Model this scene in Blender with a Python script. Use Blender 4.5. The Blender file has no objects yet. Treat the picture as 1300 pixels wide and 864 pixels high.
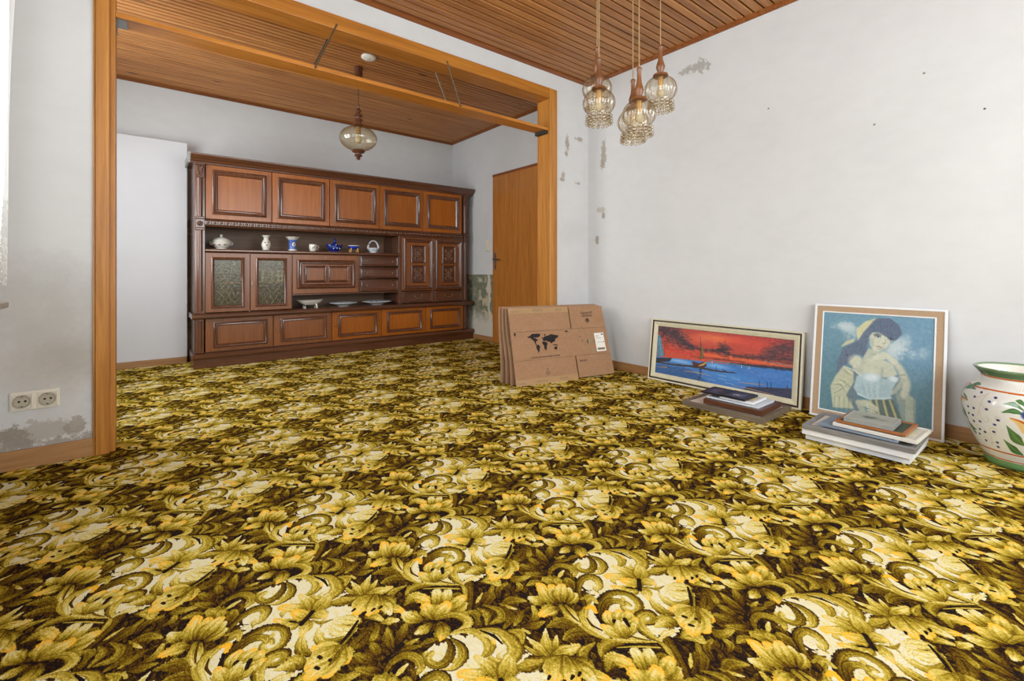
import bpy, bmesh, math, random
import numpy as np
from mathutils import Vector, Matrix
random.seed(3)
R = math.radians
C = bpy.context.scene.collection
SC = bpy.context.scene

# ------------------------------------------------------------------ camera, sky, light, exposure
YAW = R(38.78)
cam_data = bpy.data.cameras.new('camera')
cam = bpy.data.objects.new('camera', cam_data); C.objects.link(cam)
cam.location = (0, 0, .85); cam.rotation_euler = (R(90), 0, -YAW)
cam_data.sensor_fit = 'HORIZONTAL'; cam_data.sensor_width = 36
cam_data.lens = 583*36/1300; cam_data.shift_y = -(432-344)/1300
cam_data.clip_start = .02
SC.camera = cam
SC.view_settings.view_transform = 'Standard'; SC.view_settings.look = 'None'
SC.view_settings.exposure = 0.52; SC.view_settings.gamma = 1
SC.view_settings.use_curve_mapping = False
w = bpy.data.worlds.new('overcast_sky'); SC.world = w; w.use_nodes = True
w.node_tree.nodes['Background'].inputs[0].default_value = (.95, .97, 1, 1)
w.node_tree.nodes['Background'].inputs[1].default_value = 1.2
SC.cycles.max_bounces = 8; SC.cycles.diffuse_bounces = 5; SC.cycles.glossy_bounces = 3
SC.cycles.transparent_max_bounces = 12; SC.cycles.use_denoising = True
SC.cycles.sample_clamp_indirect = 6

def daylight(name, loc, rot, sx, sy, power, col=(.955, .975, 1)):
    l = bpy.data.lights.new(name, 'AREA'); l.shape = 'RECTANGLE'; l.size = sx; l.size_y = sy
    l.energy = power; l.color = col
    o = bpy.data.objects.new(name, l); C.objects.link(o); o.location = loc; o.rotation_euler = rot
    return o
# each lamp fills one window opening, just outside its panes (soft overcast daylight)
daylight('window_daylight', (-.6, 1.25, 1.6), (0, R(-90), 0), 1.5, 2.3, 40)
daylight('window_daylight', (1.6, -1.72, 1.5), (R(90), 0, 0), 2.6, 1.6, 88)
daylight('window_daylight', (-.9, 3.85, 1.55), (0, R(-90), 0), 1.5, 1.3, 42)  # unseen source, added to light the white panel and the wall unit

# ------------------------------------------------------------------ helpers: objects and meshes
def tag(o, label=None, cat=None, group=None, kind=None):
    for k, v in (('label', label), ('category', cat), ('group', group), ('kind', kind)):
        if v: o[k] = v
    return o
def thing(name, loc, label, cat, group=None, rz=0):
    o = bpy.data.objects.new(name, None); C.objects.link(o)
    o.location = loc; o.rotation_euler = (0, 0, rz); o.empty_display_size = .05
    return tag(o, label, cat, group)
class MB:
    """collects shapes and links them as ONE mesh object"""
    def __init__(s): s.bm = bmesh.new(); s.uv = None
    def _m(s, vs, M):
        for v in vs: v.co = M @ v.co
    def box(s, x0, x1, y0, y1, z0, z1, bev=0):
        r = bmesh.ops.create_cube(s.bm, size=1)
        for v in r['verts']:
            v.co = Vector((x0 + (v.co.x+.5)*(x1-x0), y0 + (v.co.y+.5)*(y1-y0), z0 + (v.co.z+.5)*(z1-z0)))
        if bev:
            es = list({e for v in r['verts'] for e in v.link_edges})
            bmesh.ops.bevel(s.bm, geom=es, offset=bev, segments=2, affect='EDGES', profile=.6)
        return s
    def prism(s, prof, axis, a0, a1):
        """closed 2D profile extruded along an axis; profile lies in the other two axes in order"""
        def P(p, a): return {'x': (a, p[0], p[1]), 'y': (p[0], a, p[1]), 'z': (p[0], p[1], a)}[axis]
        A = [s.bm.verts.new(P(p, a0)) for p in prof]; B = [s.bm.verts.new(P(p, a1)) for p in prof]
        n = len(prof)
        for i in range(n): s.bm.faces.new((A[i], A[(i+1) % n], B[(i+1) % n], B[i]))
        s.bm.faces.new(A[::-1]); s.bm.faces.new(B)
        return s
    def ring(s, x0, x1, z0, z1, y, prof):
        """mitred picture-frame moulding on a plane facing -y; prof = [(inset, proud)...]"""
        L = []
        for d, h in prof:
            L.append([s.bm.verts.new(c) for c in ((x0+d, y-h, z0+d), (x1-d, y-h, z0+d), (x1-d, y-h, z1-d), (x0+d, y-h, z1-d))])
        for a, b in zip(L, L[1:]):
            for i in range(4): s.bm.faces.new((a[i], a[(i+1) % 4], b[(i+1) % 4], b[i]))
        return s
    def lathe(s, prof, n=32, c=(0, 0, 0), rib=None, close=False):
        rings = []
        for r, z in prof:
            ring = []
            for i in range(n):
                a = 2*math.pi*i/n; rr = r*(rib(a, z) if rib else 1)
                ring.append(s.bm.verts.new((c[0]+rr*math.cos(a), c[1]+rr*math.sin(a), c[2]+z)))
            rings.append(ring)
        for A, B in zip(rings, rings[1:]):
            for i in range(n): s.bm.faces.new((A[i], A[(i+1) % n], B[(i+1) % n], B[i]))
        if close:
            for A in (rings[0][::-1], rings[-1]): s.bm.faces.new(A)
        return s
    def tube(s, pts, r, n=8):
        pts = [Vector(p) for p in pts]; rs = r if isinstance(r, (list, tuple)) else [r]*len(pts)
        prev = None
        for i, p in enumerate(pts):
            t = (pts[min(i+1, len(pts)-1)] - pts[max(i-1, 0)]).normalized()
            u = t.cross(Vector((0, 0, 1))) if abs(t.z) < .95 else t.cross(Vector((1, 0, 0)))
            u.normalize(); v = t.cross(u)
            ring = [s.bm.verts.new(p + rs[i]*(math.cos(2*math.pi*k/n)*u + math.sin(2*math.pi*k/n)*v)) for k in range(n)]
            if prev:
                for k in range(n): s.bm.faces.new((prev[k], prev[(k+1) % n], ring[(k+1) % n], ring[k]))
            else: s.bm.faces.new(ring[::-1])
            prev = ring
        s.bm.faces.new(prev)
        return s
    def ball(s, c, r, sub=1, M=None):
        rr = (r, r, r) if not isinstance(r, (tuple, list)) else r
        q = bmesh.ops.create_icosphere(s.bm, subdivisions=sub, radius=1)
        for v in q['verts']:
            p = Vector((v.co.x*rr[0], v.co.y*rr[1], v.co.z*rr[2]))
            if M: p = M @ p
            v.co = p + Vector(c)
        return s
    def quad(s, P, uv=((0, 0), (1, 0), (1, 1), (0, 1))):
        lay = s.bm.loops.layers.uv.verify()
        f = s.bm.faces.new([s.bm.verts.new(p) for p in P])
        for l, t in zip(f.loops, uv): l[lay].uv = t
        return s
    def xf(s, M):
        bmesh.ops.transform(s.bm, matrix=M, verts=s.bm.verts); return s
    def warp(s, fn):
        for v in s.bm.verts: v.co = fn(v.co)
        return s
    def build(s, name, mat, parent=None, off=None, smooth=False, label=None, kind=None, normals=True):
        if off is not None:
            bmesh.ops.translate(s.bm, vec=-Vector(off), verts=s.bm.verts)
        if normals: bmesh.ops.recalc_face_normals(s.bm, faces=s.bm.faces)
        me = bpy.data.meshes.new(name); s.bm.to_mesh(me); s.bm.free()
        if smooth:
            for p in me.polygons: p.use_smooth = True
            if smooth != 2 and hasattr(me, 'set_sharp_from_angle'): me.set_sharp_from_angle(angle=R(42))
        for m in (mat if isinstance(mat, (list, tuple)) else [mat]): me.materials.append(m)
        o = bpy.data.objects.new(name, me); C.objects.link(o)
        if parent: o.parent = parent
        if parent is None and off is not None: o.location = off
        return tag(o, label, None, None, kind)
def copy_of(o, parent, loc=None):
    c = o.copy(); C.objects.link(c); c.parent = parent
    if loc is not None: c.location = loc
    return c

# ------------------------------------------------------------------ helpers: materials
def lin(c): return tuple(x/12.92 if x <= .04045 else ((x+.055)/1.055)**2.4 for x in c)
def hexc(r, g, b): return (*lin((r/255, g/255, b/255)), 1)
class NT:
    def __init__(s, name):
        s.m = bpy.data.materials.new(name); s.m.use_nodes = True; s.t = s.m.node_tree
        s.b = s.t.nodes['Principled BSDF']; s.out = s.t.nodes['Material Output']
    def n(s, typ, **kw):
        x = s.t.nodes.new(typ)
        for k, v in kw.items(): setattr(x, k, v)
        return x
    def l(s, a, b): s.t.links.new(a, b)
    def math(s, op, a, b=None, c=None):
        x = s.n('ShaderNodeMath', operation=op)
        for i, v in enumerate((a, b, c)):
            if v is None: continue
            if isinstance(v, (int, float)): x.inputs[i].default_value = v
            else: s.l(v, x.inputs[i])
        return x.outputs[0]
    def mix(s, f, a, b):
        x = s.n('ShaderNodeMix', data_type='RGBA')
        for i, v in ((0, f), (6, a), (7, b)):
            if isinstance(v, (int, float)): x.inputs[i].default_value = v
            elif isinstance(v, tuple): x.inputs[i].default_value = v
            else: s.l(v, x.inputs[i])
        return x.outputs[2]
    def ramp(s, f, stops):
        x = s.n('ShaderNodeValToRGB'); s.l(f, x.inputs[0]); e = x.color_ramp.elements
        while len(e) < len(stops): e.new(.5)
        for k, (p, c) in zip(e, stops): k.position = p; k.color = c
        return x.outputs[0]
    def noise(s, vec, scale, detail=3, rough=.55, dist=0):
        x = s.n('ShaderNodeTexNoise'); x.inputs['Scale'].default_value = scale; x.inputs['Detail'].default_value = detail
        x.inputs['Roughness'].default_value = rough; x.inputs['Distortion'].default_value = dist
        if vec is not None: s.l(vec, x.inputs['Vector'])
        return x.outputs[0]
    def bump(s, h, strength, dist=.002):
        x = s.n('ShaderNodeBump'); x.inputs['Strength'].default_value = strength; x.inputs['Distance'].default_value = dist
        s.l(h, x.inputs['Height']); s.l(x.outputs[0], s.b.inputs['Normal'])
    def map(s, vec, scale=(1, 1, 1), loc=(0, 0, 0)):
        x = s.n('ShaderNodeMapping'); x.inputs['Scale'].default_value = scale; x.inputs['Location'].default_value = loc
        s.l(vec, x.inputs['Vector']); return x.outputs[0]
    def coord(s, which='Object'): return s.n('ShaderNodeTexCoord').outputs[which]
def plain(name, rgb, rough=.5, var=.06, scale=30, metal=0, spec=.5, coat=0):
    t = NT(name); c = hexc(*rgb)
    f = t.noise(t.coord(), scale, 4)
    d = tuple(max(0, x*(1-var*2)) for x in c[:3]) + (1,); e = tuple(min(1, x*(1+var*2)) for x in c[:3]) + (1,)
    t.l(t.ramp(f, [(.3, d), (.7, e)]), t.b.inputs['Base Color'])
    t.b.inputs['Roughness'].default_value = rough; t.b.inputs['Metallic'].default_value = metal
    t.b.inputs['Specular IOR Level'].default_value = spec; t.b.inputs['Coat Weight'].default_value = coat
    return t.m
def wood(name, dark, mid, light, axis='x', rough=.4, grain=1.0, spec=.5, knots=False, rnd=True, seed=0.0, coat=0):
    t = NT(name); v = t.coord()
    if rnd:
        oi = t.n('ShaderNodeObjectInfo'); a = t.n('ShaderNodeVectorMath', operation='ADD')
        sc = t.n('ShaderNodeVectorMath', operation='SCALE'); sc.inputs[3].default_value = 17.3
        cmb = t.n('ShaderNodeCombineXYZ')
        for i in range(3): t.l(oi.outputs['Random'], cmb.inputs[i])
        t.l(cmb.outputs[0], sc.inputs[0]); t.l(v, a.inputs[0]); t.l(sc.outputs[0], a.inputs[1]); v0 = a.outputs[0]
    else: v0 = t.map(v, loc=(seed, seed*1.7, seed*.3))
    S = {'x': (1.2, 26, 26), 'y': (26, 1.2, 26), 'z': (26, 26, 1.2)}[axis]
    g = t.noise(t.map(v0, tuple(k*grain for k in S)), 1.0, 6, .62, 1.2)
    f = t.noise(t.map(v0, tuple(k*grain*5 for k in S)), 1.0, 3, .6)
    h = t.math('ADD', t.math('MULTIPLY', g, .72), t.math('MULTIPLY', f, .28))
    col = t.ramp(h, [(.32, hexc(*dark)), (.5, hexc(*mid)), (.68, hexc(*light))])
    if rnd:
        hs = t.n('ShaderNodeHueSaturation'); t.l(col, hs.inputs['Color'])
        t.l(t.math('MULTIPLY_ADD', oi.outputs['Random'], .26, .87), hs.inputs['Value']); col = hs.outputs[0]
    if knots:
        KS = {'x': (2.4, 11, 0), 'y': (11, 2.4, 0), 'z': (11, 0, 2.4)}[axis]
        vo = t.n('ShaderNodeTexVoronoi'); vo.inputs['Scale'].default_value = 1.0
        t.l(t.map(v0, KS), vo.inputs['Vector'])
        k = t.ramp(vo.outputs['Distance'], [(.05, (1, 1, 1, 1)), (.13, (0, 0, 0, 1))])
        wn = t.n('ShaderNodeSeparateColor'); t.l(vo.outputs['Color'], wn.inputs[0])
        k = t.math('MULTIPLY', k, t.math('GREATER_THAN', wn.outputs[0], .45))
        col = t.mix(t.math('MULTIPLY', k, .8), col, hexc(52, 26, 12))
    t.l(col, t.b.inputs['Base Color'])
    t.b.inputs['Roughness'].default_value = rough; t.b.inputs['Specular IOR Level'].default_value = spec
    t.b.inputs['Coat Weight'].default_value = coat; t.b.inputs['Coat Roughness'].default_value = .15
    t.bump(f, .08, .001)
    return t.m
def plaster(name, base, blobs=(), rough=.85, green=None):
    """painted plaster; blobs = (centre, radius, stretch xyz, colour, strength, raggedness) are stains and chips of its own"""
    t = NT(name); v = t.n('ShaderNodeNewGeometry').outputs['Position']
    big = t.noise(v, 1.6, 4); mid = t.noise(t.map(v, (5, 5, 9)), 1.5, 5); fine = t.noise(v, 70, 3)
    c = hexc(*base); d = hexc(*[x*.968 for x in base])
    col = t.mix(t.ramp(t.math('ADD', t.math('MULTIPLY', big, .6), t.math('MULTIPLY', mid, .4)), [(.35, (0, 0, 0, 1)), (.62, (1, 1, 1, 1))]), d, c)
    for ctr, rad, st, bc, strength, rag in blobs:
        if strength >= .85 and rag >= .7: rag *= 1.5; rad *= 1.1
        sub = t.n('ShaderNodeVectorMath', operation='SUBTRACT'); t.l(v, sub.inputs[0]); sub.inputs[1].default_value = ctr
        mul = t.n('ShaderNodeVectorMath', operation='MULTIPLY'); t.l(sub.outputs[0], mul.inputs[0]); mul.inputs[1].default_value = tuple(1/(rad*k) for k in st)
        ln = t.n('ShaderNodeVectorMath', operation='LENGTH'); t.l(mul.outputs[0], ln.inputs[0])
        nz = t.math('ADD', t.math('MULTIPLY', t.noise(v, .9/rad, 8, .75), .5), t.math('MULTIPLY', t.noise(v, 3.2/rad, 6, .7), .5))
        dd = t.math('ADD', ln.outputs['Value'], t.math('MULTIPLY_ADD', nz, 4.4*rag, -2.1*rag))
        soft = .25 if strength > .6 else 1.3
        m = t.n('ShaderNodeMapRange'); m.inputs['From Min'].default_value = 1-soft*.5; m.inputs['From Max'].default_value = 1+soft*.5
        m.inputs['To Min'].default_value = strength; m.inputs['To Max'].default_value = 0; t.l(dd, m.inputs[0])
        col = t.mix(m.outputs[0], col, hexc(*bc))
    t.l(col, t.b.inputs['Base Color']); t.b.inputs['Roughness'].default_value = rough
    t.b.inputs['Specular IOR Level'].default_value = .25
    t.bump(t.math('ADD', fine, t.math('MULTIPLY', mid, 2)), .12, .002)
    return t.m
def thin_glass(name, tint, gloss=.12, rough=.05, opac=0.0, ocol=(1, 1, 1, 1), wavy=0, lines=None, edge=.35, rim=None):
    """a thin sheet of glass: see-through tint with a clear reflection at grazing angles"""
    t = NT(name); t.t.nodes.remove(t.b)
    tr = t.n('ShaderNodeBsdfTransparent'); tr.inputs[0].default_value = tint
    if rim:   # the glass looks deeper in colour where one looks along the sheet: a longer way through it
        fw = t.n('ShaderNodeLayerWeight'); fw.inputs['Blend'].default_value = .5
        t.l(t.mix(t.math('POWER', fw.outputs['Facing'], 2.6), tint, rim), tr.inputs[0])
    gl = t.n('ShaderNodeBsdfGlossy'); gl.inputs['Roughness'].default_value = rough
    lw = t.n('ShaderNodeLayerWeight'); lw.inputs['Blend'].default_value = .25
    if wavy:
        b = t.n('ShaderNodeBump'); b.inputs['Strength'].default_value = wavy; b.inputs['Distance'].default_value = .004
        t.l(t.noise(t.coord(), 55, 2), b.inputs['Height']); t.l(b.outputs[0], gl.inputs['Normal']); t.l(b.outputs[0], lw.inputs['Normal'])
    di = t.n('ShaderNodeBsdfDiffuse'); di.inputs[0].default_value = ocol
    m0 = t.n('ShaderNodeMixShader'); m0.inputs[0].default_value = opac; t.l(tr.outputs[0], m0.inputs[1]); t.l(di.outputs[0], m0.inputs[2])
    if lines:
        o = t.coord(); sp = t.n('ShaderNodeSeparateXYZ'); t.l(o, sp.inputs[0])
        wob = t.noise(o, 14, 2); sn = None
        for sg in (1, -1):
            ph = t.math('ADD', t.math('MULTIPLY', sp.outputs[0], 60*sg), t.math('ADD', t.math('MULTIPLY', sp.outputs[2], 44), t.math('MULTIPLY', wob, 4)))
            a = t.math('GREATER_THAN', t.math('ABSOLUTE', t.math('SINE', ph)), .98); sn = a if sn is None else t.math('MAXIMUM', sn, a)
        t.l(t.math('MULTIPLY_ADD', sn, .26, opac), m0.inputs[0])
    m1 = t.n('ShaderNodeMixShader'); t.l(m0.outputs[0], m1.inputs[1]); t.l(gl.outputs[0], m1.inputs[2])
    t.l(t.math('MULTIPLY_ADD', lw.outputs['Facing'], edge, gloss), m1.inputs[0])
    t.l(m1.outputs[0], t.out.inputs[0])
    return t.m
def picture(name, arr, rough=.6, spec=.4, coat=0, bump=0, interp='Linear'):
    """material showing a pattern that is computed in this script (array of sRGB values, first row = bottom)"""
    h, wd = arr.shape[:2]
    im = bpy.data.images.new(name, wd, h)
    px = np.ones((h, wd, 4), np.float32); px[..., :3] = np.clip(arr, 0, 1)
    im.pixels.foreach_set(px.ravel()); im.update(); im.pack()
    t = NT(name); x = t.n('ShaderNodeTexImage'); x.image = im; x.interpolation = interp
    t.l(t.coord('UV'), x.inputs[0]); t.l(x.outputs[0], t.b.inputs['Base Color'])
    t.b.inputs['Roughness'].default_value = rough; t.b.inputs['Specular IOR Level'].default_value = spec
    t.b.inputs['Coat Weight'].default_value = coat
    if bump: t.bump(t.noise(t.coord(), bump, 3), .25, .002)
    return t

# ------------------------------------------------------------------ helpers: painting flat prints into arrays
def vnoise(n, cells, rng, m=None):
    m = m or n; g = rng.random((cells, cells))
    def ax(k):
        x = np.arange(k)*cells/k; i = x.astype(int); f = x-i; return i, (i+1) % cells, f*f*(3-2*f)
    i, j, f = ax(n); p, q, e = ax(m)
    a = g[i][:, p]*(1-e)[None] + g[i][:, q]*e[None]; b = g[j][:, p]*(1-e)[None] + g[j][:, q]*e[None]
    return a*(1-f)[:, None] + b*f[:, None] - .5
def spline(P, n):
    P = np.asarray(P, float)
    if len(P) == 2: t = np.linspace(0, 1, n)[:, None]; return P[0]*(1-t) + P[1]*t
    Q = np.vstack([2*P[0]-P[1], P, 2*P[-1]-P[-2]]); out = []
    for s in np.linspace(0, len(P)-1-1e-6, n):
        i = int(s); t = s-i; a, b, c, d = Q[i:i+4]
        out.append(.5*((2*b)+(c-a)*t+(2*a-5*b+4*c-d)*t*t+(3*b-a-3*c+d)*t**3))
    return np.array(out)
class Canvas:
    """u right 0..1, v down 0..1; aspect keeps widths round"""
    def __init__(s, w, h, col, seed=1):
        s.w, s.h = w, h; s.a = np.ones((h, w, 3))*np.array(col, float)/255
        s.rng = np.random.default_rng(seed); s.U, s.V = np.meshgrid((np.arange(w)+.5)/w, (np.arange(h)+.5)/h)
        s.n1 = vnoise(h, 14, s.rng, w); s.n2 = vnoise(h, 60, s.rng, w); s.asp = w/h
    def put(s, m, col, al=1.0):
        m = np.clip(m, 0, 1)[..., None]*al; c = np.array(col, float)/255
        s.a = s.a*(1-m) + c*m
    def grad(s, c0, c1, v0=0, v1=1, al=1):
        t = np.clip((s.V-v0)/(v1-v0), 0, 1)[..., None]; s.a = s.a*(1-al) + al*(np.array(c0)/255*(1-t) + np.array(c1)/255*t)
    def blob(s, u, v, ru, rv, col, al=1, soft=1.0, rag=.0):
        g = 1.05+1.1*rag; x0, x1 = max(0, int((u-ru*g)*s.w)), min(s.w, int((u+ru*g)*s.w)+2); y0, y1 = max(0, int((v-rv*g)*s.h)), min(s.h, int((v+rv*g)*s.h)+2)
        if x0 >= x1 or y0 >= y1: return
        ix = (slice(y0, y1), slice(x0, x1)); d = np.hypot((s.U[ix]-u)/ru, (s.V[ix]-v)/rv) + rag*(s.n1[ix]+s.n2[ix])
        k = np.clip((1-d)/max(soft, .02), 0, 1)[..., None]*al; s.a[ix] = s.a[ix]*(1-k) + np.array(col, float)/255*k
    def poly(s, P, col, al=1, soft=0.0, rag=0.0):
        P = np.array(P, float); ins = np.zeros(s.U.shape, bool); Uu = s.U + rag*s.n2; Vv = s.V + rag*s.n1
        for k in range(len(P)):
            a, b = P[k], P[k-1]
            ins ^= ((a[1] > Vv) != (b[1] > Vv)) & (Uu < (b[0]-a[0])*(Vv-a[1])/((b[1]-a[1]) or 1e-9) + a[0])
        m = ins.astype(float)
        for _ in range(int(soft)):
            m = (m + np.roll(m, 1, 0) + np.roll(m, -1, 0) + np.roll(m, 1, 1) + np.roll(m, -1, 1))/5
        s.put(m, col, al)
    def stroke(s, P, W, col, al=1, soft=.25, rag=0.0):
        P = spline(P, 6*len(P)); W = np.interp(np.linspace(0, 1, len(P)), np.linspace(0, 1, len(W)), W)
        m = W.max()*(.55+rag); lo, hi = P.min(0)-(m/s.asp, m), P.max(0)+(m/s.asp, m)
        x0, x1 = max(0, int(lo[0]*s.w)), min(s.w, int(hi[0]*s.w)+2); y0, y1 = max(0, int(lo[1]*s.h)), min(s.h, int(hi[1]*s.h)+2)
        if x0 >= x1 or y0 >= y1: return
        ix = (slice(y0, y1), slice(x0, x1)); X = s.U[ix]*s.asp; Y = s.V[ix]; best = np.full(X.shape, 1e9)
        for i in range(len(P)-1):
            a = P[i]*(s.asp, 1); d = P[i+1]*(s.asp, 1)-a
            h = np.clip(((X-a[0])*d[0]+(Y-a[1])*d[1])/(d@d+1e-12), 0, 1)
            best = np.minimum(best, np.hypot(X-a[0]-h*d[0], Y-a[1]-h*d[1])/(.5*(W[i]*(1-h)+W[i+1]*h)+1e-6))
        k = np.clip((1-best-rag*s.n2[ix])/soft, 0, 1)[..., None]*al
        s.a[ix] = s.a[ix]*(1-k) + np.array(col, float)/255*k
    def grain(s, k): s.a = np.clip(s.a + k*(s.rng.random((s.h, s.w, 1))-.5) + k*s.n2[..., None], 0, 1)
    def out(s): return s.a[::-1]

# ------------------------------------------------------------------ carpet pattern (woven repeat, painted stroke by stroke)
LP = np.array((.25025, -.44725)); LQ = np.array((-.23487, -.4559))       # the two repeat vectors, metres on the floor
RAMP=[(0,(.135,.105,.105)),(.12,(.23,.155,.085)),(.25,(.37,.255,.085)),(.4,(.47,.385,.095)),(.55,(.63,.54,.16)),(.7,(.79,.69,.28)),(.84,(.88,.81,.49)),(.92,(.88,.835,.645)),(1,(.88,.85,.74))]
def paint_carpet(rows,cream,N=768):
    rng=np.random.default_rng(7)
    M=np.stack([LP,LQ],1); Mi=np.linalg.inv(M)
    fine=vnoise(N,N//2,rng)*.6+vnoise(N,N//4,rng)*.6
    mid=vnoise(N,N//10,rng); big=vnoise(N,N//40,rng)
    tone=.09+.2*np.clip(big*1.4+mid*1.2,-.45,.6); org=np.zeros((N,N))
    def region(P,r):
        uv=(Mi@P.T).T; ext=np.abs(Mi)@np.array([r,r])
        lo=np.floor((uv.min(0)-ext)*N).astype(int); hi=np.ceil((uv.max(0)+ext)*N).astype(int)
        ii=np.arange(lo[1],hi[1]+1); jj=np.arange(lo[0],hi[0]+1)
        U,V=np.meshgrid((jj+.5)/N,(ii+.5)/N)
        X=U*LP[0]+V*LQ[0]; Y=U*LP[1]+V*LQ[1]
        return X,Y,np.ix_(ii%N,jj%N)
    C=np.array([[float(a)/1000 for a in p.split(',')] for p in cream.split()])
    X,Y,ix=region(C,.01)
    wb=(big[ix]+mid[ix])*.02
    X2=X+wb; Y2=Y+(mid[ix]-big[ix])*.02; ins=np.zeros(X.shape,bool)
    for k in range(len(C)):
        a,b=C[k],C[k-1]
        ins^=((a[1]>Y2)!=(b[1]>Y2))&(X2<(b[0]-a[0])*(Y2-a[1])/(b[1]-a[1]+1e-12)+a[0])
    t=tone[ix]; t[ins]=(.985+mid[ix]*.1)[ins]; tone[ix]=t
    # small filler leaves woven into the dark ground
    fill=[]
    for k in range(230):
        u,v=rng.random(2); p=LP*u+LQ*v; a=rng.normal(1.1,.7); L=rng.uniform(.02,.045); d=np.array((np.cos(a),np.sin(a)))*L; nn=np.array((-d[1],d[0]))*rng.uniform(-.35,.35)
        w=rng.uniform(9,16); cs=lambda q:'%d,%d'%(q[0]*1000,q[1]*1000)
        if tone[int(v*N)%N,int(u*N)%N]>.6:
            if k%4==0: fill.append(cs(p)+',2 '+cs(p+d*.5+nn)+',%.1f '%(w*.8)+cs(p+d*.9)+',1.5|%.2f %.2f -.12 .05 0'%(rng.uniform(.5,.7),rng.uniform(.74,.86)))
            continue
        fill.append(cs(p)+',3 '+cs(p+d*.5+nn)+',%.1f '%w+cs(p+d)+',2|%.2f %.2f %.2f %.2f 0'%(rng.uniform(.12,.25),rng.uniform(.28,.5),rng.uniform(-.25,.1),rng.uniform(-.25,.1)))
    rows=fill+list(rows)
    for k,row in enumerate(rows):
        g,pr=row.split('|'); P3=np.array([[float(a)/1000 for a in p.split(',')] for p in g.split()])
        b,tp,eL,eR,o=[float(a) for a in pr.split()]
        if tp>=.72: tp+=.04
        elif tp<.64 and k<len(fill)+36: tp-=.07; b-=.05
        n=8*len(P3)
        # motifs that lie on the light ground are woven in paler yarn
        cm=P3[:,:2].mean(0); uv=Mi@(C.mean(0)-cm); uv=M@(uv-np.round(uv)); pc=C.mean(0)-uv; inside=False
        for q in range(len(C)):
            e,f_=C[q],C[q-1]
            if (e[1]>pc[1])!=(f_[1]>pc[1]) and pc[0]<(f_[0]-e[0])*(pc[1]-e[1])/(f_[1]-e[1]+1e-12)+e[0]: inside=not inside
        if inside and tp>.35: b+=.04; tp=min(tp+.07,.88); eL*=1.2; eR*=1.1
        P=spline(P3[:,:2],n); W=np.interp(np.linspace(0,1,n),np.linspace(0,1,len(P3)),P3[:,2])*1.2
        # rounded caps
        X,Y,ix=region(P,W.max()*.7)
        best=np.full(X.shape,1e9); sb=np.zeros(X.shape); db=np.zeros(X.shape)
        wob=mid[ix]*.55+fine[ix]*.9
        for i in range(n-1):
            a=P[i]; d=P[i+1]-a; L2=d@d+1e-12
            h=np.clip(((X-a[0])*d[0]+(Y-a[1])*d[1])/L2,0,1)
            dx=X-a[0]-h*d[0]; dy=Y-a[1]-h*d[1]
            w=.5*(W[i]*(1-h)+W[i+1]*h)+1e-6
            r=np.hypot(dx,dy)/w
            m=r<best
            best=np.where(m,r,best); sb=np.where(m,(i+h)/(n-1),sb)
            side=np.sign(d[0]*dy-d[1]*dx); db=np.where(m,side*r,db)
        ins=best<1+wob*.45-(.16*np.clip(sb-.55,0,1)/.45*np.abs(np.sin(db*5.5+k)) if tp>.7 else 0)
        # streaks along the length: noise over (lateral)
        st=np.sin(db*7+k*1.7)*.035+np.sin(db*13+sb*3+k)*.03
        b2=b-.12 if tp>b+.15 else b
        v=b2+(tp-b2)*np.clip(sb*1.15,0,1)**.9+st*1.5
        v=v-.26*np.clip(best-.66,0,1)/.34*(1 if tp-b!=0 and tp>.3 else 0)*(1-.5*sb)
        v=v+eL*np.clip(db-.1,0,1)**1*1.0+eR*np.clip(-db-.1,0,1)
        T=tone[ix]; T[ins]=v[ins]; tone[ix]=T
        O=org[ix]; oo=np.clip((sb-(1-o*.8))/.45,0,1)*(o>0)*np.clip(.35+best*.6,0,1)
        if o>=1: oo=np.ones_like(sb)
        O[ins]=oo[ins]; org[ix]=O
    tone=np.clip(tone+fine*.36+mid*.1,0,1)
    xs=[r[0] for r in RAMP]
    col=np.stack([np.interp(tone,xs,[r[1][c] for r in RAMP]) for c in range(3)],-1)
    om=(np.clip((org+fine*1.1-.05)*1.5,0,1)*(org>.02))[...,None]*.85
    oc=np.array((.96,.70,.15))*(.72+.33*tone[...,None])
    col=col*(1-om)+oc*om
    return col  # sRGB, row = v, col = u

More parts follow.
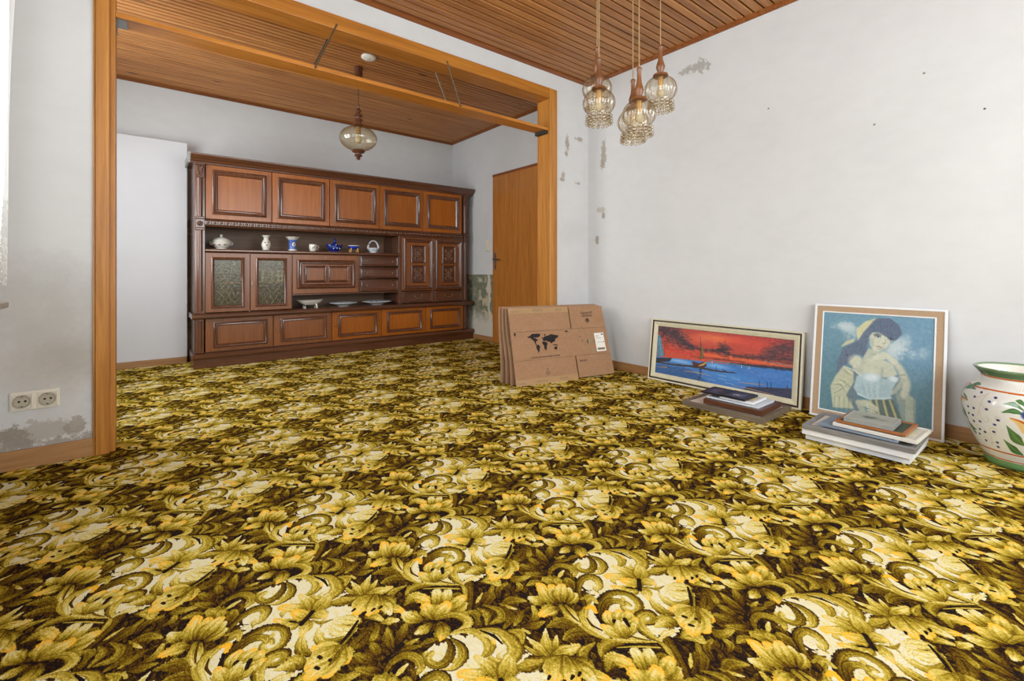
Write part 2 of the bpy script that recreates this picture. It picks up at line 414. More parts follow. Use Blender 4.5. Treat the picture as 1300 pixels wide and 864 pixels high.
CREAM = '''960,921 994,941 1049,928 1117,900 1151,850 1146,805 1160,785 1156,763 1143,718 1150,667 1084,629 1044,635 1007,605 954,603 898,642 836,699 814,740 841,786 888,813 935,817 908,839 938,882'''
STROKES = '''408,954,5.9 437,966,4.7 474,983,2.4|0 0 0 0 0
436,962,6.0 440,1001,25.7 453,1038,6.0|0.2 0.62 0 0 0
448,976,6.2 474,1003,23.1 499,1027,4.6|0.2 0.6 0 0 0
431,1079,18.7 425,1057,34.3 417,1036,21.8|0.25 0.6 0 0 0
364,1034,9.0 385,1041,33.2 411,1054,18.1|0.42 0.3 0 0 0
404,974,5.9 406,995,25.0 407,1018,8.8|0.3 0.55 0 0 0
393,962,8.6 380,989,27.4 367,1013,5.8|0.25 0.6 0 0 0
395,931,11.2 377,951,28.0 357,974,8.4|0.25 0.58 0 0 0
446,958,3.0 474,964,13.5 498,964,3.0|0.35 0.7 0 0 0
431,953,4.4 461,956,17.7 490,942,5.9|0.25 0.5 0 0 0
318,981,5.5 330,967,22.1 351,966,8.3|0.2 0.6 0 0 0
399,927,8.5 423,942,17.0 454,941,19.9 470,917,21.3 467,893,17.0 452,881,5.7|0.42 0.65 -0.15 0 0
404,912,11.2 430,923,8.4|0 0 0 0 0
409,903,5.6 430,911,11.2 445,916,5.6|0.7 0.8 0 0 0
633,961,17.2 666,1005,24.0 698,1058,17.2|0.3 0.4 0 -0.1 0
654,950,6.8 685,966,16.9 710,989,6.8|0.35 0.5 0 0 0
672,953,17.1 709,971,27.4 733,997,10.3|0.3 0.58 0 0 0
666,975,4.1 681,984,8.9 699,995,2.7|0.72 0.72 0 0 0
695,917,13.4 740,927,30.2 771,900,5.0|0.3 0.62 0 0 0
710,937,3.3 721,913,11.3 733,893,3.3|0.45 0.78 0 0 0
622,967,6.5 643,947,19.4 629,914,6.5|0.6 0.4 0.2 0 0
659,957,6.5 666,928,19.5 646,901,6.5|0.5 0.6 -0.3 0.15 0
678,956,4.9 697,920,19.5 689,893,26.1 654,895,6.5|0.5 0.58 -0.2 0.1 0
671,865,6.4 704,881,22.6 713,919,6.4|0.48 0.3 0 0 0
696,856,6.4 716,866,17.7 741,880,6.4|0.65 0.4 0 0 0
723,839,8.1 755,846,19.4 770,874,8.1|0.3 0.68 0 0 0
722,954,10.5 743,981,21.0 773,984,7.0|0.3 0.55 0 0 0
767,943,7.1 791,950,17.7 798,971,7.1|0.3 0.65 0 0 0
798,1005,7.3 805,979,25.5 838,967,7.3|0.35 0.65 0 0 0
808,943,3.6 830,942,21.4 849,930,10.7|0.65 0.5 0 0 0
708,841,9.5 733,826,25.3 761,819,3.2|0.3 0.58 0 0 0
754,803,6.3 790,791,31.5 813,751,15.7|0.5 0.35 0.2 -0.15 0
758,750,6.1 783,749,27.6 813,731,27.6 831,706,12.2|0.5 0.3 0.15 -0.2 0
664,761,5.8 700,733,14.4 742,694,8.6|0 0 0 0 0
710,740,9.0 731,753,16.4 752,770,4.5|0.3 0.8 0 0 0
707,740,9.0 720,771,22.6 747,802,3.6|0.5 0.85 0 0 0
708,737,8.8 735,727,32.3 768,718,14.7|0.52 0.78 0 -0.1 0.15
695,736,7.3 682,765,13.2 675,793,4.4|0.35 0.7 0 0 0
697,739,8.9 698,774,17.8 695,809,4.5|0.55 0.85 0 0 0
817,661,17.6 859,636,23.5 905,585,8.8|0 0.04 0 0 0
922,606,3.0 885,643,11.9 842,673,26.8 812,679,26.8 792,668,8.9|0.5 0.55 -0.5 0.1 0
835,660,2.4 872,634,4.8 911,599,3.0|0.64 0.66 0 0 0
859,657,6.0 892,631,7.8 921,607,4.5|0.02 0.02 0 0 0
925,611,5.9 919,587,11.8 902,557,8.8|0.7 0.6 0 0 0
738,667,5.8 766,697,26.2 805,700,5.8|0.48 0.55 0.1 -0.45 0
881,596,5.8 899,581,14.4 891,557,5.8|0.35 0.45 0 0 0
525,1082,13.6 553,1093,33.9 571,1063,27.1|0.52 0.8 0.1 -0.25 0.45
517,1071,10.0 534,1069,16.6 542,1051,6.6|0.1 0.1 0 0 0
585,1034,20.5 597,1054,30.8 607,1078,20.5|0.45 0.84 0 0 0
598,1023,17.1 616,1039,27.3 630,1056,20.5|0.42 0.84 0 0 0
602,991,16.6 622,986,26.5 640,990,16.6|0.5 0.78 0 0 0
599,999,20.2 627,1006,37.0 648,1014,23.5|0.45 0.8 0 0 0.35
556,1000,19.7 559,1026,36.1 560,1048,23.0|0.48 0.84 0 0 0.5
563,994,19.7 582,1007,39.4 603,1017,26.3|0.48 0.84 0 0 0.45
527,1013,16.2 513,1035,35.5 505,1061,12.9|0.5 0.87 -0.1 0 0.1
539,997,6.4 562,974,12.7 592,944,15.9|0 0 0 0 0
561,991,9.5 600,976,19.0 616,946,22.2 607,927,19.0 580,925,14.2 558,930,4.7|0.58 0.82 0.1 -0.2 0
540,986,12.5 520,981,25.0 500,982,9.4|0.4 0.82 0 0 0
556,968,24.7 550,947,34.0 532,927,3.1|0.38 0.78 0 0 0.6
509,960,3.1 520,961,6.7 528,950,3.1|0 0 0 0 0
491,945,3.0 511,944,15.1 530,936,6.0|0.35 0.42 0 0 0
383,1202,6.8 407,1195,34.0 436,1190,10.2|0.55 0.42 -0.25 0 0
427,1103,9.7 444,1096,22.5 454,1071,9.7|0.5 0.72 0 0 0
451,1063,6.4 468,1057,22.3 484,1047,9.6|0.6 0.78 0 0 0
485,1151,10.2 499,1127,23.8 501,1107,10.2|0.35 0.6 0 0 0
482,1111,13.3 493,1090,26.5 504,1070,13.3|0.5 0.78 0 0 0.6
473,1142,13.3 480,1107,29.9 478,1079,13.3|0.55 0.86 0 0 0
458,1173,13.5 436,1171,27.1 418,1162,13.5|0.5 0.76 0 0 0
479,1155,13.4 468,1128,26.8 456,1108,13.4|0.48 0.8 0 0 0.6
471,1162,16.8 443,1154,43.6 415,1133,20.1|0.5 0.82 0 0 0.5
474,1160,16.7 456,1132,33.4 437,1112,16.7|0.5 0.84 0 0 0.5
425,1117,4.6 432,1121,6.5|0 0 0 0 0
446,1116,4.6 454,1119,6.6|0 0 0 0 0
464,1112,4.6 471,1115,6.6|0 0 0 0 0
408,1146,4.6 415,1149,6.6|0 0 0 0 0
557,917,5.8 562,884,17.4 550,857,21.8 521,846,14.5 496,858,3.5|0.4 0.65 -0.28 0.1 0
548,919,7.3 543,894,16.0 524,874,20.4 499,870,17.5 486,887,17.5 488,902,16.0 502,909,11.6|0.25 0.62 -0.2 0.1 0
565,930,3.0 601,911,15.0 618,877,21.0 615,846,24.0 598,832,18.0 578,830,6.0|0.66 0.52 -0.18 0.15 0
620,901,5.9 652,871,17.8 661,833,29.7 654,800,32.7 628,786,29.7 603,791,20.8 595,817,8.9|0.5 0.6 -0.22 0.12 0
618,882,6.1 630,863,12.2 626,842,6.1|0.7 0.78 0 0 0.5
623,894,3.1 637,862,7.3 639,831,3.1|0 0 0 0 0
676,851,6.1 690,829,24.5 678,805,6.1|0.5 0.62 0 0 0
703,835,6.2 707,816,6.2|0.7 0.7 0 0 0
620,762,8.5 646,750,28.3 675,739,11.3|0.55 0.5 0.1 -0.35 0
1120,648,23.1 1096,667,30.8 1090,693,15.4|0.78 0.86 0 0 0
1140,667,19.7 1126,685,27.5 1105,703,11.8|0.72 0.8 0 0 0
1028,629,7.4 1014,653,22.1 1015,678,22.1 1025,703,9.2|0.3 0.7 -0.15 0.1 0
1054,653,7.5 1058,677,15.1 1061,692,3.8|0.66 0.8 0 0 0
1100,636,7.5 1060,649,22.6 1053,674,18.9 1060,702,4.5|0.5 0.75 -0.22 0.1 0
1057,764,12.1 1042,799,32.3 1010,832,20.2|0.35 0.8 0 0 0.45
1063,766,12.3 1066,807,30.8 1058,847,12.3|0.4 0.76 0 0 0.2
1041,754,9.8 1007,767,23.5 988,793,13.7|0.45 0.82 0 0 0.5
1070,768,16.4 1094,781,41.1 1112,799,24.7|0.5 0.68 0 0 0
1045,751,11.7 1014,754,31.1 991,755,11.7|0.4 0.76 0 0 0.4
1046,746,11.6 1040,726,27.0 1022,706,7.7|0.45 0.76 0 0 0.4
1056,753,9.9 1077,747,29.8 1086,729,7.9|0.45 0.76 0 0 0.4
1048,794,5.6 1054,774,8.1|0 0 0 0 0
1014,768,4.7 1030,752,7.0|0 0 0 0 0
1048,755,8.0 1040,773,33.9 1029,794,17.9|0.5 0.82 0 0 0.7
1066,768,9.5 1033,742,10.3|0 0 0 0 0
1057,738,3.9 1071,716,8.6 1096,710,3.1|0.45 0.42 0 0 0
978,584,9.1 999,576,33.5 1003,549,15.2|0.55 0.7 0 0 0
1087,613,13.0 1086,591,32.6 1078,570,19.5|0.55 0.8 0 0 0.5
1083,610,16.0 1063,582,38.5 1040,563,25.6|0.6 0.8 0 0 0.4
1082,617,13.2 1061,634,33.1 1039,646,19.8|0.62 0.82 0 0 0.5
1076,610,19.1 1038,592,47.8 1009,578,25.5|0.6 0.85 0 0 0.45
1078,615,16.2 1042,615,42.1 1013,612,22.7|0.62 0.82 0 0 0.35
1038,618,7.1 1040,612,7.1|0.03 0.03 0 0 0
1025,593,6.9 1028,587,6.9|0.03 0.03 0 0 0
1054,594,7.1 1057,587,7.1|0.03 0.03 0 0 0
1086,619,5.8 1072,597,9.7 1050,582,4.9|0.38 0.3 0 0 0
1139,657,3.4 1112,634,8.8 1074,612,10.2|0.5 0.46 0 0 0
1143,667,4.8 1112,641,8.2 1088,624,4.8|0 0 0 0 0
819,757,9.2 827,719,15.3 854,675,15.3 898,635,12.2 927,609,6.1|0.7 0.66 -0.1 -0.1 0
900,666,6.1 906,641,9.2 924,614,3.7|0.87 0.87 0 0 0
886,662,4.3 897,641,4.3 912,624,2.4|0.3 0.3 0 0 0
826,751,4.3 836,723,5.0 846,684,3.1|0.2 0.2 0 0 0
868,722,16.7 888,755,25.0 924,779,25.0 965,781,20.0 992,759,16.7 996,728,18.4 981,704,20.0 955,699,18.4 944,714,16.7 948,731,13.3 965,734,13.3 966,722,10.0|0.32 0.66 -0.4 0.18 0
866,724,9.9 900,752,16.5 931,765,19.9 953,753,16.5 956,736,9.9|0.12 0.52 0 0 0
928,614,4.6 959,613,15.4 986,602,6.1|0.78 0.82 0 0 0
927,609,7.9 922,638,19.0 929,668,23.7 948,685,23.7 973,684,22.2 983,668,20.6 968,653,19.0 952,658,12.7|0.66 0.42 -0.38 0.15 0
1000,611,9.5 992,634,37.9 955,642,6.3|0.32 0.74 -0.2 0.05 0
883,710,12.9 887,729,25.7 902,742,16.1|0.55 0.8 0 0 0.5
897,710,12.9 914,718,29.1 927,725,19.4|0.55 0.8 0 0 0.5
918,698,12.9 931,704,29.1 941,708,16.2|0.55 0.78 0 0 0.4
912,682,19.1 926,681,28.6 936,684,15.9|0.5 0.74 0 0 0.4
886,667,12.5 907,671,18.7 923,679,12.5|0.5 0.7 0 0 0
867,678,12.4 862,701,27.9 860,719,15.5|0.66 0.82 0 0 0.5
894,715,8.8 878,694,6.9|0 0 0 0 0
917,702,9.5 908,683,7.0|0 0 0 0 0
879,668,12.5 892,682,18.7 905,698,6.2|0.5 0.8 0 0 0
875,671,15.6 885,690,28.1 899,708,9.4|0.5 0.86 0 0 0
907,802,9.6 865,791,25.7 837,763,24.1 834,729,19.3 840,694,9.6|0.48 0.8 0.1 -0.18 0
848,763,3.2 841,739,5.7 847,714,3.8|0.15 0.2 0 0 0
873,785,9.9 887,780,11.6 881,762,9.9|0.8 0.8 0 0 1
855,800,20.4 896,815,17.0 924,804,3.4|0.2 0.2 0 0 0
888,803,10.2 909,804,16.9 908,781,6.8|0.55 0.62 0 0 0
876,806,21.2 897,839,17.7 931,864,19.4 966,864,21.2 976,842,21.2 963,819,17.7 943,811,5.3|0.2 0.66 -0.32 0.15 0
887,816,6.9 909,813,10.3 917,807,3.4|0.5 0.45 0 0 0
863,859,21.3 877,908,39.1 867,929,21.3|0.32 0.62 0 0 0
866,857,17.7 886,887,28.4 888,909,17.7|0.38 0.62 0 0 0
890,851,17.8 906,877,32.1 912,893,14.2|0.25 0.52 0 0 0
800,867,10.2 793,885,30.5 784,905,8.5|0.4 0.87 0 0 0
818,832,13.2 798,840,36.2 768,841,16.4|0.38 0.84 0 0 0.6
845,831,13.6 868,831,27.3 886,838,13.6|0.42 0.8 0 0 0
844,835,13.8 871,847,29.3 888,862,13.8|0.38 0.78 0 0 0
822,846,13.8 824,878,36.2 837,920,24.1|0.38 0.84 0 0 0.5
836,841,17.3 847,872,34.5 857,897,20.7|0.38 0.8 0 0 0.4
839,839,17.3 858,864,38.0 879,882,24.2|0.38 0.82 0 0 0.3
820,844,10.0 838,829,13.4|0.12 0.12 0 0 0
828,833,9.7 818,795,14.6 822,760,6.5|0.6 0.76 0 0 0
838,825,6.5 835,799,13.1 826,772,6.5|0.5 0.82 0 0 0
833,829,2.6 826,794,4.6 824,769,2.6|0.2 0.2 0 0 0'''.split('\n')
carpet = picture('floral_carpet', paint_carpet(STROKES, CREAM), rough=1.0, spec=0)
_x = carpet.coord('Object')
carpet.bump(carpet.math('ADD', carpet.noise(_x, 260, 2), carpet.noise(_x, 60, 2)), .6, .004)
carpet = carpet.m

# ------------------------------------------------------------------ materials of the rooms
W_RIGHT = plaster('white_wall_right', (214, 215, 217), [
    ((3.21, 2.687, 1.90), .028, (1, 1, 4.0), (168, 158, 146), .9, .8), ((3.21, 2.70, 1.81), .03, (1, 1, 1.3), (165, 155, 143), .9, .8),
    ((3.21, 2.69, 1.345), .024, (1, .8, 1), (160, 150, 138), .9, .7), ((3.21, 2.765, 1.13), .026, (1, .8, 1.5), (160, 150, 138), .9, .7),
    ((3.21, 1.90, 2.365), .045, (1, 1, .6), (165, 162, 158), .8, 1.5), ((3.21, 1.79, 2.368), .085, (1, 1.2, .5), (160, 156, 150), .8, 1.6),
    ((3.21, 2.72, 1.40), .05, (1, 1, .5), (185, 178, 170), .8, 1.0),
    ((3.21, .738, 1.675), .006, (1, 1, 1), (110, 106, 102), .8, .1), ((3.21, .527, 1.893), .006, (1, 1, 1), (110, 106, 102), .8, .1),
    ((3.21, .303, 1.644), .005, (1, 1, 1), (80, 76, 72), .95, .1), ((3.21, 1.30, 1.92), .005, (1, 1, 1), (90, 86, 82), .95, .1),
    ((3.21, 2.4, .25), .45, (1, 2, .3), (196, 196, 194), .35, .5)])
W_PART = plaster('white_wall_partition', (210, 211, 212), [
    ((2.933, 2.87, 1.985), .03, (.9, 1, 2.1), (160, 150, 138), .9, .8), ((3.085, 2.87, 2.045), .036, (1.3, 1, .6), (162, 152, 140), .9, .9),
    ((2.924, 2.87, 1.89), .018, (1, 1, 1.2), (160, 150, 138), .9, .7), ((2.885, 2.87, 1.69), .022, (1, 1, 2), (165, 156, 145), .85, .9),
    ((2.87, 2.87, 1.655), .022, (1.2, 1, .7), (160, 150, 138), .9, .8), ((3.075, 2.87, 1.645), .022, (1.6, 1, .6), (165, 156, 145), .85, .9),
    ((2.99, 2.87, 1.2), .12, (1.4, 1, .8), (190, 190, 189), .4, .6),
    ((-.30, 2.87, .57), .17, (1, 1, 1.5), (164, 158, 150), .5, .6), ((-.42, 2.87, .75), .16, (1, 1, 1), (176, 172, 166), .4, .6),
    ((-.33, 2.87, .42), .12, (1.6, 1, .8), (186, 176, 164), .45, .6), ((-.24, 2.87, .47), .09, (1, 1, 1), (164, 158, 150), .5, .7),
    ((-.36, 2.87, .145), .09, (1.5, 1, .55), (168, 160, 149), .7, 1.1), ((-.43, 2.87, .115), .065, (1, 1, 1), (146, 138, 126), .85, 1.0),
    ((-.24, 2.87, .15), .042, (1.0, 1, 1.0), (160, 150, 138), .8, 1.0), ((-.29, 2.87, .075), .07, (1.3, 1, .5), (152, 143, 131), .8, 1.0),
    ((-.20, 2.87, .08), .03, (1, 1, 1.2), (156, 147, 136), .8, .9), ((-.47, 2.87, .06), .06, (1, 1, 1), (158, 150, 138), .8, 1.0)])
W_BACK = plaster('white_wall_back', (208, 209, 210), [
    ((.36, 5.35, .35), .42, (.6, 1, 1.1), (132, 136, 112), .8, .7), ((.36, 5.35, .95), .3, (.5, 1, 1), (150, 148, 136), .9, .8),
    ((.36, 5.35, .2), .14, (1, 1, 1), (190, 186, 178), .9, .9), ((.36, 5.35, .62), .1, (1, 1, 1.3), (182, 176, 166), .85, .9)])
W_SIDE = plaster('white_wall_side', (208, 209, 210))
W_BACKR = plaster('white_wall_back_right', (209, 210, 212))
PANEL = plain('white_panel_board', (206, 207, 212), .6, .012, 3)
PINE = wood('pine_ceiling_boards', (130, 78, 34), (162, 106, 54), (186, 132, 76), 'x', .42, .8, knots=True)
PINE_B = wood('pine_ceiling_boards_back', (142, 86, 38), (178, 118, 62), (202, 146, 88), 'x', .42, .8, knots=True)
SHADOW = plain('dark_ceiling_backing', (48, 28, 14), .8)
TRIMW = wood('reddish_trim_wood', (100, 52, 20), (126, 70, 30), (146, 88, 42), 'x', .4)
OAKX = wood('orange_oak_x', (152, 92, 26), (180, 114, 38), (198, 134, 54), 'x', .38, .9)
OAKZ = wood('orange_oak_z', (156, 98, 32), (186, 122, 48), (206, 146, 70), 'z', .38, .9)
BASEX = wood('baseboard_wood_x', (138, 98, 58), (162, 120, 76), (176, 134, 90), 'x', .5)
BASEY = wood('baseboard_wood_y', (126, 86, 48), (154, 110, 66), (170, 126, 80), 'y', .5)
DOORW = wood('door_veneer', (156, 94, 34), (184, 116, 48), (200, 134, 64), 'z', .3, 1.2)
PLASTIC = plain('cream_plastic', (222, 216, 202), .35, .01)
WHITEPL = plain('white_plastic', (236, 234, 228), .4, .01)
STEEL = plain('brushed_steel', (150, 150, 148), .35, .03, 60, metal=.9)
IRON = plain('dark_steel', (92, 84, 70), .45, .08, 60, metal=.7)
DARK = plain('dark_void', (30, 27, 25), .8)

# ------------------------------------------------------------------ room shell
def st(name, mb, m, **k): return mb.build(name, m, kind='structure', **k)
mb = MB(); mb.box(-1.0, 3.45, -1.8, 5.55, -.08, 0)
Mi = np.linalg.inv(np.stack([LP, LQ], 1)); lay = mb.bm.loops.layers.uv.verify()
for f in mb.bm.faces:
    for l in f.loops:
        l[lay].uv = tuple(Mi @ np.array(l.vert.co[:2]))
st('floor', mb, carpet)
st('wall_right', MB().box(3.21, 3.33, -1.7, 2.87, 0, 2.7), W_RIGHT)
st('wall_partition', MB().box(-.95, -.16, 2.87, 3.0, 0, 2.7).box(2.735, 3.38, 2.87, 3.0, 0, 2.7).box(-.16, 2.735, 2.87, 3.0, 2.38, 2.7), W_PART)
st('wall_left', MB().box(-.62, -.5, -1.7, .1, 0, 2.7).box(-.62, -.5, 2.4, 2.87, 0, 2.7).box(-.62, -.5, .1, 2.4, 0, .85).box(-.62, -.5, .1, 2.4, 2.35, 2.7), W_SIDE)
st('wall_front', MB().box(-.62, .3, -1.7, -1.6, 0, 2.7).box(2.9, 3.33, -1.7, -1.6, 0, 2.7).box(.3, 2.9, -1.7, -1.6, 0, .7).box(.3, 2.9, -1.7, -1.6, 2.3, 2.7), W_SIDE)
st('wall_back', MB().box(-.95, 3.38, 5.35, 5.47, 0, 2.7), W_BACK)
st('wall_back_right', MB().box(3.26, 3.38, 3.0, 5.35, 0, 2.7), W_BACKR)
st('wall_back_left', MB().box(-.92, -.8, 3.0, 3.2, 0, 2.7).box(-.92, -.8, 4.5, 5.35, 0, 2.7).box(-.92, -.8, 3.2, 4.5, 0, .8).box(-.92, -.8, 3.2, 4.5, 2.3, 2.7), W_SIDE)
pb = st('wall_back_panel', MB().box(-.8, .32, 5.23, 5.248, .0, 2.04, .002), PANEL)
ceil1 = st('ceiling', MB().box(-.62, 3.33, -1.7, 2.87, 2.592, 2.7), SHADOW)
ceil2 = st('ceiling', MB().box(-.92, 3.38, 3.0, 5.47, 2.592, 2.7), SHADOW)
def planks(parent, x0, x1, y0, y1, pitch, gap, m, n_split):
    me = None; k = 0; y = y0
    while y < y1 - .01:
        if me is None:
            b = MB(); wd = pitch-gap; ch = .0045
            b.prism([(0, .018), (0, ch), (ch, 0), (wd-ch, 0), (wd, ch), (wd, .018)], 'x', 0, x1-x0)
            o = b.build('plank', m, parent); me = o.data
        else:
            o = bpy.data.objects.new('plank', me); C.objects.link(o); o.parent = parent
        o.location = (x0, y, 2.573); k += 1; y += pitch
planks(ceil1, -.5, 3.21, -1.6, 2.865,   .0635, .011, PINE, 1)
planks(ceil2, -.8, 3.26, 3.0, 5.348, .0497, .0125, PINE_B, 1)
# trim strips under the ceiling edges
def strip(axis, a0, a1, at, sgn, z0=2.55):
    P = [(at, z0), (at+sgn*.012, z0), (at+sgn*.03, z0+.015), (at+sgn*.03, z0+.03), (at, z0+.03)]
    return MB().prism(P, axis, a0, a1)
st('trim_1', strip('y', -1.6, 2.87, 3.21, -1), TRIMW); st('trim_2', strip('x', -.5, 3.21, 2.87, -1), TRIMW)
st('trim_3', strip('x', -.8, 3.26, 5.35, -1), TRIMW); st('trim_4', strip('y', 3.0, 5.35, 3.26, -1), TRIMW)
# baseboards
bz = .07
st('baseboard_right', MB().box(3.196, 3.21, -1.6, 2.87, 0, bz, .003), BASEY)
st('baseboard_partition_left', MB().box(-.5, -.18, 2.855, 2.87, 0, bz+.012, .003), BASEX)
st('baseboard_partition_right', MB().box(2.80, 3.196, 2.855, 2.87, 0, bz, .003), BASEX)
st('baseboard_back', MB().box(-.8, .318, 5.216, 5.23, 0, .058, .003), BASEX)
st('baseboard_back_right', MB().box(3.246, 3.26, 3.0, 5.35, 0, .062, .003), BASEY)
# oak casing round the wide opening
st('trim_5', MB().box(-.171, -.123, 2.848, 2.87, 0, 2.405, .003), OAKZ)
st('trim_6', MB().box(-.18, -.173, 2.853, 2.87, 0, 2.412, .002), OAKZ)
st('trim_7', MB().box(2.704, 2.785, 2.848, 2.87, 0, 2.405, .003), OAKZ)
st('trim_8', MB().box(2.787, 2.794, 2.853, 2.87, 0, 2.412, .002), OAKZ)
st('trim_9', MB().box(-.123, 2.704, 2.848, 2.87, 2.322, 2.405, .003), OAKX)
st('trim_10', MB().box(-.18, 2.794, 2.853, 2.87, 2.406, 2.412, .002), OAKX)
st('trim_11', MB().box(-.16, -.102, 2.87, 3.005, 0, 2.322), OAKZ)
st('trim_12', MB().box(2.702, 2.735, 2.87, 3.005, 0, 2.322), OAKZ)
st('trim_13', MB().box(-.16, 2.735, 2.87, 3.005, 2.322, 2.38), OAKX)
# windows outside the frame of the picture: frames and thin panes; the third is added to light the back room
PANE = thin_glass('window_pane', (.97, .985, .98, 1), .03, .0)
def window(name, axis, at, a0, a1, z0, z1, nm):
    f = MB(); t = .05
    def bx(b, p0, p1, q0, q1, d=.05):
        if axis == 'x': b.box(at-d/2, at+d/2, p0, p1, q0, q1)
        else: b.box(p0, p1, at-d/2, at+d/2, q0, q1)
    bx(f, a0, a0+t, z0, z1); bx(f, a1-t, a1, z0, z1); bx(f, a0+t, a1-t, z0, z0+t); bx(f, a0+t, a1-t, z1-t, z1)
    for k in range(1, nm): c = a0+(a1-a0)*k/nm; bx(f, c-t/2, c+t/2, z0+t, z1-t)
    o = st(name, f, WHITEPL); g = MB(); bx(g, a0+t/2, a1-t/2, z0+t/2, z1-t/2, .006); g.build('pane', PANE, o)
window('window_1', 'x', -.57, .1, 2.4, .85, 2.35, 2); window('window_2', 'y', -1.66, .3, 2.9, .7, 2.3, 2); window('added_window_3', 'x', -.86, 3.2, 4.5, .8, 2.3, 2)
SILL = plain('pale_stone_sill', (176, 168, 158), .4, .06, 14)
st('window_4', MB().box(-.5, -.388, -.02, 2.50, .714, .738, .006), SILL)
# remains of old wallpaper below the paint line
t = NT('old_wallpaper'); v = t.n('ShaderNodeNewGeometry').outputs['Position']
n1 = t.noise(v, 9, 5, .6); n2 = t.noise(v, 22, 5, .65)
sy = t.n('ShaderNodeSeparateXYZ'); t.l(v, sy.inputs[0])
c = t.ramp(n2, [(.35, hexc(104, 112, 94)), (.52, hexc(124, 126, 106)), (.68, hexc(152, 146, 124))])
c = t.mix(t.ramp(n1, [(.55, (0, 0, 0, 1)), (.6, (1, 1, 1, 1))]), c, hexc(190, 178, 154))
st_ = t.math('ABSOLUTE', t.math('ADD', t.math('SUBTRACT', sy.outputs[1], 4.50), t.math('MULTIPLY_ADD', n1, .2, -.1)))
c = t.mix(t.ramp(st_, [(.022, (1, 1, 1, 1)), (.034, (0, 0, 0, 1))]), c, hexc(204, 194, 174))
sx = t.n('ShaderNodeSeparateXYZ'); t.l(v, sx.inputs[0])
c = t.mix(t.ramp(t.math('ADD', sx.outputs[2], t.math('MULTIPLY', n1, .35)), [(.40, (1, 1, 1, 1)), (.54, (0, 0, 0, 1))]), c, hexc(204, 200, 188))
t.l(c, t.b.inputs['Base Color']); t.b.inputs['Roughness'].default_value = .9
st('wall_lining', MB().box(3.2585, 3.26, 4.40, 5.34, .06, .808), t.m)

# ------------------------------------------------------------------ door
d = st('door_1', MB().box(3.236, 3.26, 3.56, 4.395, .012, 1.975, .003), DOORW)
MB().box(3.232, 3.26, 3.56, 4.395, 1.962, 1.99, .003).build('head_trim', wood('door_head', (96, 48, 18), (126, 66, 26), (146, 82, 36), 'y', .4), d)
h = MB().box(3.228, 3.236, 4.322, 4.352, .868, 1.072, .004).build('handle_plate', STEEL, d)
MB().tube([(3.23, 4.337, .99), (3.195, 4.337, .99), (3.185, 4.325, .99), (3.185, 4.22, .988)], .009, 10).build('lever', STEEL, d, smooth=True)
MB().tube([(3.229, 4.337, .905), (3.2265, 4.337, .905)], .008, 10).build('keyhole', DARK, d)

# ------------------------------------------------------------------ switch, socket, smoke detector
s = thing('light_switch', (3.26, 4.518, 1.155), 'cream double light switch on the wall left of the door', 'switch')
MB().box(3.249, 3.26, 4.478, 4.558, 1.085, 1.225, .004).build('cover_plate', PLASTIC, s, s.location)
for z in (1.12, 1.19): MB().box(3.243, 3.25, 4.49, 4.546, z-.028, z+.028, .004).build('rocker', PLASTIC, s, s.location)
s = thing('wall_socket', (-.366, 2.87, .25), 'cream double power socket low on the stained white wall', 'socket')
o = MB().box(-.444, -.288, 2.858, 2.87, .249, .331, .005).build('cover_plate', PLASTIC, s, s.location)
for x in (-.405, -.327):
    i = MB().ring(x-.034, x+.034, .256, .324, 2.858, [(0, 0), (.0015, .003), (.006, .004), (.006, .0)]).build('insert_rim', PLASTIC, s, s.location)
    L = MB(); L.lathe([(.0285, .002), (.028, .0075), (.0255, .008), (.0235, .001), (.0, .0006)], 28)
    L.xf(Matrix.Translation((x, 2.857, .29)) @ Matrix.Rotation(R(90), 4, 'X')).build('round_insert', plain('shaded_socket_cup', (178, 170, 152), .4, .01), s, s.location, smooth=True)  # cup darker than the plate: recess shade put into its colour
    for dx in (-.0095, .0095): MB().tube([(x+dx, 2.858, .29), (x+dx, 2.8552, .29)], .0042, 10).build('pin_hole', DARK, s, s.location)
    for z in (.309, .265): MB().box(x-.003, x+.003, 2.850, 2.857, z, z+.006).build('earth_clip', STEEL, s, s.location)
s = thing('smoke_detector', (1.413, 3.597, 2.573), 'round white smoke detector on the wooden back ceiling', 'smoke detector')
MB().lathe([(0, 0), (.056, 0), (.058, -.010), (.050, -.018), (.030, -.022), (0, -.022)], 36, s.location).build('housing', WHITEPL, s, s.location, smooth=True)
MB().lathe([(.0, -.025), (.014, -.0245), (.016, -.021)], 24, s.location).build('test_button', plain('button_grey', (206, 204, 198), .4, .01), s, s.location, smooth=True)

# ------------------------------------------------------------------ board hung under the header on thin rods
s = thing('hanging_shelf', (1.3, 2.935, 2.053), 'long orange wooden board hung across the wide opening on thin steel rods', 'shelf')
MB().box(-.100, 2.700, 2.866, 3.0, 2.053, 2.077, .002).build('board', OAKX, s, s.location)
MB().box(-.099, -.060, 2.885, 2.985, 2.049, 2.053).box(-.101, -.097, 2.885, 2.985, 2.012, 2.053).build('bracket', STEEL, s, s.location)
MB().box(2.664, 2.701, 2.872, 2.998, 2.026, 2.0525).build('bracket', plain('black_bracket', (44, 42, 38), .6), s, s.location, label='black bracket under the right end')
for a, b in (((.918, 2.846, 2.347), (.799, 2.862, 2.062)), ((.925, 3.009, 2.35), (.80, 3.003, 2.062)), ((1.693, 2.846, 2.343), (1.815, 2.862, 2.062)), ((1.672, 3.009, 2.36), (1.81, 3.003, 2.062))):
    q = MB().tube([a, b], .0042, 8)
    for p in (a, b): q.ball(p, .0075, 1)
    q.build('rod', IRON, s, s.location, smooth=True)

